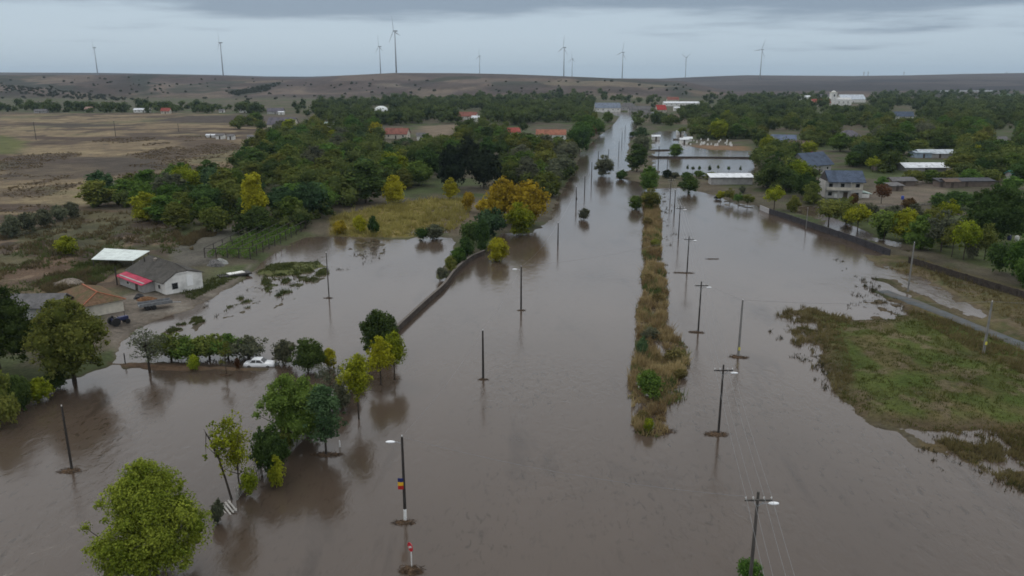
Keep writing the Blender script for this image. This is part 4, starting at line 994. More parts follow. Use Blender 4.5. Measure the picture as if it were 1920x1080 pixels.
# wires: one thing per wire
def wire(pts, label, group, r=.014, sag=.35):
    m = MB(); 
    for a, b_ in zip(pts[:-1], pts[1:]):
        n = 10; L = (b_ - a).length
        q_ = [a.lerp(b_, k / n) - Vector((0, 0, sag * 4 * (k / n) * (1 - k / n) * L / 35)) for k in range(n + 1)]
        m.tube(q_, r, 4, cap=False)
    return tag(m.build('overhead_wire', WIREM), label, 'wire', group)
def tip(k, x=0.0, dz=-.3): 
    p, h = POLES[k]; return p + Vector((x, -.2, h + dz))
for x, lab in ((-1.0, 'outermost overhead wire on the channel end of the crossarms'), (-.42, 'inner overhead wire on the channel half of the crossarms'), (.42, 'inner overhead wire on the lamp half of the crossarms'), (1.0, 'outermost overhead wire on the lamp end of the crossarms')):
    p0 = tip('a', x) + (tip('a', x) - tip('b', x)) * .8
    wire([p0] + [tip(k, x) for k in 'abcdeg'], lab, 'wires along the crossarm poles')
wire([tip('A', 0, .1), tip('a', -1)], 'single wire crossing the near flood from the flag pole', 'cross wires', .014, .9)
wire([tip('C', 0, .1), tip('d', -1)], 'single wire crossing the channel to the median strip', 'cross wires', .014, .6)
wire([tip('c', 1), tip('m', 0, .1), tip('n', 0, .1), tip('n', 0, .1) + Vector((45, -4, 1))], 'wire from the median poles over the meadow past the concrete pole', 'cross wires', .016, .5)
wire([tip('A', 0, .1), tip('B', 0, .1), tip('C', 0, .1), tip('D', 0, .1), tip('E', 0, .1)], 'wire along the bare channel poles', 'cross wires', .010, .7)
# debris caught round the pole feet
DEB = mat('debris', (.105, .070, .045), .98, .5, 6, 1.0, .05, dirt=(.05, .038, .028), dscale=2.5)
def debris(key, w, d, label, dx=0.0, dy=-.35, rz=0.0, hh=.09, group='debris mats caught by the poles'):
    p = (POLES[key][0] if isinstance(key, str) else key) + Vector((dx, dy, 0)); rr = random.Random(int(p.x * 7 + p.y * 3)); m = MB()
    n = 26; ring = []
    for k in range(n):
        t = 2 * math.pi * k / n; r = 1 + rr.uniform(-.22, .22)
        ring.append((math.cos(t) * w / 2 * r, math.sin(t) * d / 2 * r))
    inner = [(x * .55, y * .55) for x, y in ring]
    b0 = len(m.v); m.v += [(x, y, -.12) for x, y in ring] + [(x, y, .05 + rr.uniform(0, hh)) for x, y in inner] + [(0, 0, hh * .9)]
    for k in range(n):
        k2 = (k + 1) % n
        m.f.append((b0 + k, b0 + k2, b0 + n + k2, b0 + n + k)); m.f.append((b0 + n + k, b0 + n + k2, b0 + 2 * n))
    for k in range(int(40 * w)):
        a = rr.uniform(0, 6.28); q_ = math.sqrt(rr.random()); c = Vector((math.cos(a) * q_ * w / 2, math.sin(a) * q_ * d / 2, rr.uniform(0, hh)))
        e = Vector((rr.uniform(-1, 1), rr.uniform(-.5, .5), rr.uniform(.0, .45))).normalized() * rr.uniform(.2, .7)
        m.tube([c - e * .5, c + e * .5], [.025, .012], 3, cap=False)
    o = m.build('debris_mat', DEB); o.location = (p.x, p.y, max(p.z, 0)); o.rotation_euler = (0, 0, rz)
    return tag(o, label, 'debris', group)
debris('A', 2.3, 1.1, 'debris of twigs round the white foot of the flag pole')
debris('b', 3.1, 1.5, 'wide brown debris mat at the crossarm pole by the widest median strip', dx=-.3)
debris('c', 2.7, .9, 'slanting narrow debris mat at the second crossarm pole', dx=-.4, rz=-.25)
debris('d', 4.6, .8, 'long thin debris mat at the third crossarm pole', dx=-.7, rz=-.1)
debris('m', 3.0, 1.6, 'oval dark debris mat round the thick concrete pole', rz=-.2)
debris('r', 2.6, 1.3, 'ragged debris ring at the tall thin pole near the shaded bank')
debris('B', 1.5, .6, 'small water ripple at the bare channel pole, built as a flat mat', hh=.06); debris('C', 1.5, .6, 'small water ripple at the single lamp pole in the channel, built as a flat mat', hh=.06); debris('q', 1.6, .6, 'small debris at the lone thin pole in the flooded yard', hh=.06)  # the mats at B and C stand in for ripples on the water
debris(G(614, 850), 3.6, 1.3, 'reddish debris at the foot of the slender bluish green tree', group='floating debris'); debris(G(425, 702), 1.8, .7, 'debris ring round the thin sapling', group='floating debris', hh=.08)
debris(G(1335, 485), 3.2, .5, 'thin floating debris streak in the open water beyond the third crossarm pole', group='floating debris', hh=.05)
debris(G(772, 1066), 2.2, 1.2, 'clump of wet brown weeds round the road sign', group='floating debris', hh=.35)
debris(G(1228, 806), 5.2, 1.6, 'brown floating debris at the near tip of the median strip', group='floating debris', hh=.12)
# flag on pole A
pA, hA = POLES['A']
fo = tag(empty('flag', pA + Vector((-.27, -.16, hA * .47))), 'small blue, yellow and red flag hanging on the lamp pole', 'flag')
for k, (nm, cl) in enumerate((('blue_band', (.02, .03, .14)), ('yellow_band', (.72, .42, .03)), ('red_band', (.42, .02, .02)))):
    m = MB(); z0 = .45 - k * .38
    for j in range(6):
        x0, x1 = -.26 + j * .085, -.26 + (j + 1) * .085; y0, y1 = .03 * math.sin(j * 1.3), .03 * math.sin((j + 1) * 1.3)
        m.box(((x0 + x1) / 2, (y0 + y1) / 2, z0 - .19), (.086, .02, .378))
    m.build(nm, mat('flag_' + nm, cl, .8, .12), fo)
# road sign, seen at an angle
pS = G(772, 1064); hS = Zat(1018, pS.y) - pS.z
so = tag(empty('road_sign', pS, -.9), 'round red road sign with a white bar on a white post', 'road sign')
MB().tube([(0, 0, -.6), (0, 0, hS - .1)], .05, 8).build('post', WHITE, so)
fc = MB(); n = 20
fc.tube([(0, -.09, hS - .36), (0, -.05, hS - .36)], [.40, .40], 20).build('sign_face', mat('sign_red', (.50, .015, .03), .45, .08), so)
MB().box((0, -.095, hS - .36), (.58, .014, .17), M=Matrix.Rotation(-.55, 3, 'Y')).build('white_bar', WHITE, so)
# two little posts
for u_, b_, t_, lab, m_ in ((637, 838, 826, 'short white marker post beside the slender tree', WHITE), (235, 682, 662, 'dark stake on the muddy bank line beside the big olive tree', POLE_D)):
    p = G(u_, b_); h = Zat(t_, p.y) - p.z
    tag(MB().tube([(p.x, p.y, p.z - .5), (p.x, p.y, p.z + h * .9), (p.x, p.y, p.z + h)], [.08, .08, .05], 8).build('post', m_), lab, 'post').name = 'marker_post'

# ------------------------------------------------------------------ walls and fences
CONC = mat('dark_wall', (.060, .050, .044), .95, .35, 2.5, .4, .1, dirt=(.10, .085, .07), dscale=.8)
CONC2 = mat('wall_cap', (.135, .12, .105), .95, .3, 3, .3, .1)
def wall(path, h0, th, m, name, label, cap=True, panels=0.0, capm=None, smooth_n=0, z0=-.6):
    pts = [P(u, v) for u, v in path]
    if smooth_n:
        ex = [pts[0]] + pts + [pts[-1]]; out = []
        for i in range(1, len(ex) - 2):
            for k in range(smooth_n):
                t = k / smooth_n; a, b_, c, d = ex[i - 1], ex[i], ex[i + 1], ex[i + 2]
                out.append(.5 * ((2 * b_) + (c - a) * t + (2 * a - 5 * b_ + 4 * c - d) * t * t + (3 * b_ - a - 3 * c + d) * t ** 3))
        pts = out + [pts[-1]]
    o = tag(empty(name, pts[0]), label, 'wall' if 'wall' in name else 'fence')
    m1, m2, m3 = MB(), MB(), MB()
    def strip(mm, w, za, zb):
        n = len(pts); base = len(mm.v)
        for i, p in enumerate(pts):
            t = (pts[min(i + 1, n - 1)] - pts[max(i - 1, 0)]).normalized(); nr = Vector((-t.y, t.x, 0)) * w / 2
            q_ = p - pts[0]
            zz = max(H1(p.x, p.y), 0) * .6
            for s_, z in ((1, za), (1, zb), (-1, zb), (-1, za)): mm.v.append((q_.x + nr.x * s_, q_.y + nr.y * s_, z + zz))
        for i in range(n - 1):
            for k in range(4):
                k2 = (k + 1) % 4
                mm.f.append((base + i * 4 + k, base + i * 4 + k2, base + i * 4 + 4 + k2, base + i * 4 + 4 + k))
        mm.f.append((base, base + 1, base + 2, base + 3)); e = base + (n - 1) * 4; mm.f.append((e + 3, e + 2, e + 1, e))
    strip(m1, th, z0, h0); m1.build('wall_body' if 'wall' in name else 'panel', m, o)
    if cap: strip(m2, th + .12, h0 + .002, h0 + .10); m2.build('wall_cap', capm or CONC2, o)
    if panels:
        d = 0; i = 0; acc = 0
        for i in range(len(pts) - 1):
            a, b_ = pts[i], pts[i + 1]; L = (b_ - a).length; k = acc
            while k < L:
                p = a.lerp(b_, k / L); zz = max(H1(p.x, p.y), 0) * .6
                MB().box((p.x - pts[0].x, p.y - pts[0].y, (h0 + .1 + z0) / 2 + zz), (th + .14, th + .14, h0 + .1 - z0), rz=math.atan2(b_.y - a.y, b_.x - a.x)).build('post', m, o)
                k += panels
            acc = k - L
    return o
wall([(690, 688), (720, 652), (745, 622), (770, 598), (800, 570), (832, 541), (850, 517), (865, 502), (885, 487), (908, 477)], .95, .35, CONC, 'curved_wall', 'dark curved wall snaking through the flood up to the bright yellow bush', smooth_n=6)
wall([(1443, 401), (1475, 411), (1540, 434), (1600, 454), (1668, 481)], 1.55, .22, mat('slate_wall', (.050, .048, .052), .95, .3, 2, .3, .1), 'panel_wall', 'long dark panel wall, far length ending at the gap by the puddle', panels=4.0, cap=False)
wall([(1704, 497), (1800, 528), (1920, 566), (2100, 626)], 1.55, .22, mat('brown_wall', (.052, .043, .036), .95, .35, 2, .3, .1), 'panel_wall', 'long dark panel wall, near length running out of the frame', panels=4.0, cap=False)
wall([(1425, 393), (1443, 401)], 1.4, .3, mat('pale_wall', (.36, .35, .35), .9, .2, 2), 'gate_wall', 'short pale wall at the far end of the long dark wall', cap=False)
wall([(1216, 296), (1300, 296), (1408, 297)], .7, .5, CONC, 'low_wall', 'straight low dark wall across the flooded field', cap=False)
wall([(1216, 283), (1255, 282)], .6, .5, CONC, 'low_wall', 'short low wall stub beside the round green bush in the flooded field', cap=False)
wall([(1262, 262), (1292, 263)], .7, .5, CONC, 'low_wall', 'low dark wall at the back corner of the flooded field', cap=False)
wall([(1640, 394), (1700, 392), (1780, 386)], .9, .15, mat('pale_fence', (.22, .20, .17), .95, .35, 2), 'yard_fence', 'low pale board fence in front of the farmyard', cap=False)
# picket fence between the trees
PICK = mat('grey_picket', (.36, .34, .315), .95, .35, 4, .4, .1, stretch=(1, 1, .2), dirt=(.12, .10, .08), dscale=2)
fp = resample([P(u, v) for u, v in ((444, 938), (470, 908), (520, 868), (572, 822), (612, 782), (650, 742), (690, 700))], 120)
fo = tag(empty('picket_fence', fp[0]), 'leaning grey picket fence half under water between the fence row trees', 'fence')
rr = random.Random(5)
pk = MB(); rails = MB()
for i, p in enumerate(fp):
    q_ = p - fp[0]; t = (fp[min(i + 1, 119)] - fp[max(i - 1, 0)]).normalized(); nr = Vector((-t.y, t.x, 0)); ln = nr * (.25 * math.sin(i * .13) + rr.uniform(-.06, .06)); h = 1.35 + rr.uniform(-.2, .15)
    if rr.random() < .1: continue
    a = q_ + Vector((0, 0, -.5)); b_ = q_ + ln + Vector((0, 0, h))
    pk.bar(a, b_, .03, .13)
pk.build('pickets', PICK, fo)
for z in (.35, .9):
    m = MB(); pts = [fp[i] - fp[0] + Vector((0, 0, z)) for i in range(0, 120, 7)]
    for a, b_ in zip(pts[:-1], pts[1:]): m.bar(a, b_, .06, .08)
    m.build('rail', PICK, fo)
for i in range(0, 120, 17):
    q_ = fp[i] - fp[0]; MB().box((q_.x, q_.y + .1, .3), (.12, .12, 2.0)).build('post', PICK, fo)
pb = G(428, 956)
bo = tag(empty('broken_fence_panel', pb + Vector((0, 0, .15)), -.75), 'broken fence panel of pale boards lying tilted on the water', 'fence panel')
bo.rotation_euler = (.35, .12, -.85)
for k in range(4): MB().box((0, -.45 + k * .3, .03), (2.0, .14, .03)).build('board', mat('pale_board', (.36, .34, .31), .9, .25, 4), bo)
for x in (-.7, .7): MB().box((x, 0, -.01), (.1, 1.2, .045)).build('batten', PICK, bo)

# ------------------------------------------------------------------ the flooded white car
pc = G(488, 684); pc.z = 0
car = tag(empty('car', (pc.x, pc.y, -.42), -.02), 'old white saloon car standing in the flood up to its sills', 'car')
CARW = mat('white_car_paint', (.78, .79, .80), .35, .05, 2, 0, .5); GLS = mat('dark_glass', (.012, .014, .016), .15, .1, 2, 0, .5); RUB = mat('rubber', (.02, .02, .02), .8, .1); CHR = mat('chrome', (.45, .46, .47), .3, .1, 2, 0, .5, .6)
def loft(m, secs):
    n = len(secs[0]); base = len(m.v)
    for s_ in secs: m.v += [tuple(p) for p in s_]
    for i in range(len(secs) - 1):
        for k in range(n):
            k2 = (k + 1) % n; m.f.append((base + i * n + k, base + i * n + k2, base + (i + 1) * n + k2, base + (i + 1) * n + k))
    m.f.append(tuple(base + k for k in range(n))); e = base + (len(secs) - 1) * n; m.f.append(tuple(e + k for k in reversed(range(n))))
def csec(x, w, z0, z1, r=.08): return [(x, -w, z0), (x, w, z0), (x, w + .02, (z0 + z1) / 2), (x, w - .02, z1 - r), (x, w - .12, z1), (x, -w + .12, z1), (x, -w + .02, z1 - r), (x, -w - .02, (z0 + z1) / 2)]
b = MB(); loft(b, [csec(-2.2, .68, .42, .80), csec(-2.1, .76, .3, .86), csec(-1.3, .80, .22, .92), csec(-.6, .82, .2, .93), csec(.7, .82, .2, .93), csec(1.5, .79, .24, .90), csec(2.1, .74, .32, .84), csec(2.2, .68, .42, .78)]); b.build('body', CARW, car, smooth=True)
b = MB()
def rsec(x, w, z0, z1, w1): return [(x, -w, z0), (x, w, z0), (x, w1, z1), (x, -w1, z1)]
b.v += [(-1.45, -.72, .93), (-1.45, .72, .93), (.85, .74, .93), (.85, -.74, .93), (-1.0, -.58, 1.40), (-1.0, .58, 1.40), (.22, .60, 1.40), (.22, -.60, 1.40), (-.5, -.6, 1.45), (-.5, .6, 1.45)]
b.f += [(0, 3, 7, 8, 4), (1, 5, 9, 6, 2), (0, 4, 5, 1), (3, 2, 6, 7), (4, 8, 9, 5), (8, 7, 6, 9), (0, 1, 2, 3)]
b.build('cabin', CARW, car)
for s_ in (-1, 1):
    for x0, x1, xt0, xt1 in ((-1.2, -.42, -.92, -.42), (-.32, .62, -.32, .16)):
        zb_, zt_ = .99, 1.33
        yb = .735 + .006; yt = .615 + .006
        MB().prism([(x0, s_ * yb, zb_), (x1, s_ * yb, zb_), (xt1, s_ * yt, zt_), (xt0, s_ * yt, zt_)], (0, 0, 0), (0, s_ * .012, 0)).build('side_window', GLS, car)
MB().prism([(.80, -.64, .99), (.80, .64, .99), (.29, .52, 1.36), (.29, -.52, 1.36)], (.02, 0, .01), (.035, 0, .02)).build('windscreen', GLS, car)
MB().prism([(-1.40, -.60, .99), (-1.40, .60, .99), (-1.06, .50, 1.36), (-1.06, -.50, 1.36)], (-.02, 0, .01), (-.035, 0, .02)).build('rear_window', GLS, car)
for x, nm in ((2.24, 'bumper'), (-2.24, 'bumper')): MB().box((x, 0, .46), (.1, 1.5, .12)).build(nm, CHR, car, bevel=.02)
for s_ in (-1, 1):
    MB().tube([(2.17, s_ * .5, .64), (2.235, s_ * .5, .64)], .12, 10).build('headlight', CHR, car)
    MB().box((.5, s_ * .9, 1.02), (.12, .12, .09)).build('mirror', CHR, car)
    for x in (-1.35, 1.35):
        w_ = MB().tube([(x, s_ * .66, .30), (x, s_ * .83, .30)], .30, 14).build('wheel', RUB, car)
        MB().tube([(x, s_ * .83, .30), (x, s_ * .845, .30)], .17, 10).build('rim', CHR, w_)
tag(MB().box((G(520, 672).x, G(520, 672).y, -.02), (1.6, .8, .22), rz=.1).build('floating_board', mat('dark_board', (.07, .065, .06), .9, .3, 2), bevel=.03), 'dark board floating at the bonnet of the flooded car', 'board')

# ------------------------------------------------------------------ wind turbines
TUR = mat('turbine_paint', (.36, .39, .42), .5, .05)
def turbine(u, vh, vb, D, yaw, ang, label):
    p = Vector(((u - 960) / F * D * cp, D, 0)); p.z = H1(p.x, p.y); hub = Zat(vh, D) ; hh = hub - p.z; k = hh / 100.0
    o = tag(empty('wind_turbine', p), label, 'wind turbine', 'wind turbines on the ridge')
    MB().tube([(0, 0, -6), (0, 0, hh * .5), (0, 0, hh - 1.2)], [2.3, 1.9, 1.4], 10).build('tower', TUR, o, smooth=True)
    R = Matrix.Rotation(yaw, 3, 'Z')
    m = MB(); m.box(Vector((0, 0, hh)) + R @ Vector((0, 2.5, 0)), (3.8, 11, 3.8), M=R); m.build('nacelle', TUR, o, bevel=.6)
    c = Vector((0, 0, hh)) + R @ Vector((0, -4.2, 0))
    MB().ball(c, 2.1).build('hub', TUR, o, smooth=True)
    for i in range(3):
        a = math.radians(ang + 120 * i); m = MB(); d = R @ Vector((math.sin(a), 0, math.cos(a))); w = R @ Vector((math.cos(a), 0, -math.sin(a))); t = R @ Vector((0, 1, 0))
        secs = []
        for s_, ch, th in ((0, 1.3, 1.3), (6, 1.5, 1.1), (12, 3.4, .8), (28, 2.2, .5), (42, 1.2, .3), (49, .3, .1)):
            q_ = c + d * s_ * .98
            secs.append([q_ - w * ch * .35 , q_ + t * th * .5, q_ + w * ch * .65, q_ - t * th * .5])
        loft(m, secs); m.build('blade', TUR, o, smooth=True)
    return o
D0 = 2290.0
turbine(184, 89, 136, 3600, -1.0, -14, 'wind turbine above the brown field, nearest the frame edge')
turbine(419, 80, 140, 2950, -1.0, -8, 'tall wind turbine second from the frame edge above the brown field')
turbine(714, 87, 137, 3300, -1.0, -6, 'smaller wind turbine standing close beside the largest one')
turbine(743.5, 58, 136, D0, -1.0, -12, 'largest wind turbine, on the crest of the near hill')
turbine(899.5, 105, 137, 4600, -1.1, 6, 'small wind turbine alone over the middle of the near hill')
turbine(1057, 89, 142, 3100, -1.1, 8, 'wind turbine with a fainter one close beside it')
turbine(1072.5, 110, 142, 5200, -1.0, -2, 'faint distant wind turbine close beside a taller one')
turbine(1166.5, 98, 145, 3600, -1.1, 16, 'wind turbine over the low end of the near hill')
turbine(1285, 108, 143, 4900, -1.0, 60, 'faint distant wind turbine over the dip between the hills')
turbine(1425, 93, 141, 3650, -1.1, 24, 'dark wind turbine alone on the far bluish hill')
# far lattice pylons on the horizon
for k, (u_, D) in enumerate(((1619, 6800), (1627, 6900), (1694, 7600), (1886, 7200))):
    p = Vector(((u_ - 960) / F * D * cp, D, 0)); p.z = H1(p.x, p.y); m = MB(); h = Zat(134.5, D) - p.z
    o = tag(empty('power_pylon', p), 'tiny distant power pylon on the far horizon', 'power pylon', 'pylons on the far horizon')
    for sx in (-1, 1):
        for sy in (-1, 1): m.bar((sx * 4, sy * 4, 0), (sx * .8, sy * .8, h), .7)
    for j in range(5): m.bar((-4 + j * .7, -4, h * j / 5), (4 - (j + 1) * .7, -4, h * (j + 1) / 5), .5)
    m.build('lattice_tower', POLE_C, o)
    for j, L in ((.7, 9), (.83, 11), (.95, 8)): MB().bar((-L, 0, h * j), (L, 0, h * j), 1.0).build('crossarm', POLE_C, o)

# ------------------------------------------------------------------ grasses and weeds (nobody could count them)
def blades(name, n, polys, hmin, hmax, wid, m, seed, lean=.35, cond=None, clump=0, per=6):
    rng = np.random.default_rng(seed); out = []
    for poly in polys:
        A = PP(poly) if isinstance(poly, list) else poly
        k = n // len(polys); need = k // per
        x = []; 
        while sum(len(a) for a in x) < need:
            c = rng.uniform(A.min(0), A.max(0), (need * 3, 2)); c = c[sd_poly(c[:, 0], c[:, 1], A) > 0]
            if cond is not None: c = c[cond(c[:, 0], c[:, 1])]
            if len(c) == 0: need = 0
            x.append(c)
        if need: out.append(np.concatenate(x)[:need])
    c = np.concatenate(out); z = np.maximum(height(c[:, 0], c[:, 1]), -.05)
    c = np.repeat(c, per, 0) + rng.normal(size=(len(c) * per, 2)) * .16; z = np.repeat(z, per)
    hh = rng.uniform(hmin, hmax, len(c)) * np.repeat(rng.uniform(.5, 1.2, len(c) // per), per); a = rng.uniform(0, 6.28, len(c)); w = wid * rng.uniform(.6, 1.4, len(c))
    hh = hh * (.35 + 1.7 * np.clip(fbm(c[:, 0] / 1.8, c[:, 1] / 1.8, 2, seed + 40) * 2 - .6, 0, 1))
    dx, dy = np.cos(a) * w, np.sin(a) * w; lx = rng.normal(size=len(c)) * lean * hh; ly = rng.normal(size=len(c)) * lean * hh
    V = np.stack([np.stack([c[:, 0] - dx, c[:, 1] - dy, z - .05], 1), np.stack([c[:, 0] + dx, c[:, 1] + dy, z - .05], 1), np.stack([c[:, 0] + lx, c[:, 1] + ly, z + hh], 1)], 1).reshape(-1, 3)
    tn = np.repeat(np.clip(np.repeat(fbm(c[::per, 0] / 3, c[::per, 1] / 3, 2, seed) * 1.6 - .3, per) * .6 + rng.random(len(c)) * .4, 0, 1), 3)
    me = mesh_np(name, V, [np.arange(len(V)).reshape(-1, 3)], {'tone': tn})
    return tag(link(name, me, m), kind='stuff')
blades('median_weeds', 42000, [ISLAND], .25, 1.15, .07, foliage('weed_brown', (.125, .075, .040), (.420, .335, .165), 0, 0, .5), 1, cond=lambda x, y: land_sd(x, y) > -.15)
blades('median_greens', 9000, [ISLAND], .2, .9, .08, foliage('weed_green', (.060, .085, .025), (.150, .180, .060), 0, 0, .4), 21, cond=lambda x, y: fbm(x / 2.5, y / 4, 2, 88) > .56)
blades('rough_scrub', 26000, [[(0, 432), (110, 428), (165, 400), (230, 402), (320, 432), (345, 470), (270, 470), (165, 480), (120, 540), (0, 540)], [(230, 505), (180, 490), (60, 540), (100, 560), (180, 540)], [(320, 435), (430, 440), (380, 480), (345, 470)]], .25, 1.0, .10, foliage('scrub_brown', (.060, .048, .026), (.170, .135, .070), 0, 0, .4), 22, cond=lambda x, y: fbm(x / 5, y / 7, 3, 89) > .47)
blades('scrub_greens', 12000, [[(0, 500), (100, 440), (330, 440), (340, 480), (170, 490), (120, 560), (0, 560)], [(230, 505), (180, 490), (60, 540), (180, 545)]], .2, .8, .10, foliage('scrub_green', (.050, .065, .020), (.120, .140, .050), 0, 0, .4), 23, cond=lambda x, y: fbm(x / 6, y / 8, 3, 90) > .54)
blades('field_tussocks', 30000, [[(0, 430), (0, 300), (200, 262), (440, 255), (470, 300), (430, 335), (180, 345), (160, 390)]], .10, .38, .30, foliage('tussock', (.075, .056, .036), (.210, .160, .092), 0, 0, .4), 24, cond=lambda x, y: fbm(x / 24, y / 34, 4, 83) > .53)
blades('meadow_reeds', 22000, [MEADOW_Y], .4, 1.3, .10, foliage('reed_yellow', (.17, .145, .04), (.40, .36, .12), 0, 0, .5), 2)
MEAD = [(1462, 590), (1520, 580), (1620, 600), (1720, 585), (1850, 632), (2050, 700), (2050, 960), (1880, 905), (1720, 806), (1600, 774), (1548, 700), (1540, 650)]
blades('meadow_grass', 42000, [MEAD], .10, .32, .04, foliage('grass_green', (.055, .072, .014), (.120, .118, .036), 0, 0, .4), 3, cond=lambda x, y: land_sd(x, y) > 0)
blades('verge_weeds', 24000, [[(1440, 570), (1530, 570), (1600, 590), (1580, 640), (1600, 700), (1600, 790), (1540, 760), (1500, 690), (1450, 630)], [(1690, 580), (1780, 606), (1860, 640), (1960, 690), (1940, 720), (1850, 680), (1740, 620)], [(1722, 806), (1880, 806), (2000, 850), (1980, 930), (1880, 905), (1790, 850)], [(1660, 505), (1760, 530), (1920, 620), (2000, 640), (1920, 560), (1720, 490)]], .2, .75, .055, foliage('weed_rust', (.098, .080, .034), (.205, .170, .076), 0, 0, .4), 4, cond=lambda x, y: land_sd(x, y) > -.4)
blades('shallow_tufts', 5200, [[(1740, 812), (1900, 812), (1920, 930), (1800, 900), (1700, 850)], [(1560, 590), (1700, 590), (1690, 560), (1600, 545)], [(1440, 620), (1540, 660), (1560, 760), (1500, 720), (1480, 660)], [(390, 600), (560, 560), (590, 500), (460, 520), (380, 570)], [(640, 450), (720, 450), (720, 490), (600, 520)], [(1240, 360), (1262, 372), (1275, 480), (1250, 520)], [(1580, 840), (1680, 880), (1640, 890), (1560, 870)], [(1555, 480), (1640, 510), (1660, 560), (1610, 545)]],
       .12, .45, .06, foliage('tuft_dark', (.030, .030, .018), (.085, .078, .042), 0, 0), 5, per=7, cond=lambda x, y: (land_sd(x, y) > -.5) | (fbm(x / 3, y / 3, 2, 77) > .60))
blades('yard_weeds', 14000, [[(405, 560), (480, 520), (640, 500), (560, 545), (430, 590)], [(300, 600), (390, 575), (390, 600), (320, 625)], [(480, 512), (500, 496), (600, 492), (590, 509)], [(330, 552), (420, 520), (450, 520), (360, 566)]], .12, .5, .07, foliage('grass_dull', (.045, .062, .018), (.110, .120, .045), 0, 0), 6, cond=lambda x, y: land_sd(x, y) > -.05)
put_tree('shrub', 1188, 1244, 694, 744, 'green', 'bright green grassy bush on the widest part of the median strip')
put_tree('shrub', 1190, 1216, 630, 668, 'bluish green', 'dull green bush on the channel edge of the median strip'); put_tree('shrub', 1200, 1236, 612, 634, 'grey green', 'low greyish shrub across the narrow waist of the median strip')
put_tree('shrub', 1206, 1226, 780, 812, 'yellow green', 'low yellowish plant at the near tip of the median strip')
for i, (a, b_, t_, f_, c_) in enumerate([(1202, 1226, 408, 422, 'straw brown'), (1216, 1240, 446, 460, 'olive green'), (1206, 1228, 512, 524, 'straw brown'), (1220, 1250, 548, 566, 'straw brown'), (1240, 1284, 654, 674, 'straw brown'), (1262, 1290, 690, 706, 'straw brown'), (1192, 1216, 768, 786, 'straw brown')]):
    put_tree('shrub', a, b_, t_, f_ + 3, c_, None, 'weedy bushes along the median strip')
# ------------------------------------------------------------------ houses
def wallm(n, c): return mat('render_' + n, c, .9, .12, 1.2, .1, .1, dirt=tuple(x * .72 for x in c), dscale=.5)
def roofm(n, c, st=(1, 1, 1)): return mat('roof_' + n, c, .8, .25, 2.5, .3, .2, stretch=st, dirt=tuple(x * .6 for x in c), dscale=.5)
W_WHITE = wallm('white', (.72, .71, .68)); W_CREAM = wallm('cream', (.56, .52, .44)); W_GREY = wallm('grey', (.36, .35, .34)); W_BROWN = wallm('brown', (.16, .13, .11)); W_BLUE = wallm('blue', (.30, .38, .46))
R_RED = roofm('red', (.30, .07, .055)); R_BRICK = roofm('brick', (.22, .085, .065)); R_GREY = roofm('grey', (.13, .125, .125)); R_SLATE = roofm('slate', (.068, .090, .132)); R_BLUE = roofm('blue', (.12, .15, .22)); R_ORANGE = roofm('orange', (.30, .125, .08)); R_ASB = roofm('asbestos', (.068, .063, .055)); R_WHITE = roofm('white', (.66, .68, .70), (.2, 3, 1)); R_PURPLE = roofm('purple', (.125, .115, .135)); R_MAG = roofm('crimson', (.40, .045, .085), (3, .2, 1)); R_BROWN = roofm('brown', (.115, .082, .062))
DOORM = mat('dark_door', (.06, .045, .035), .7, .2, 3)
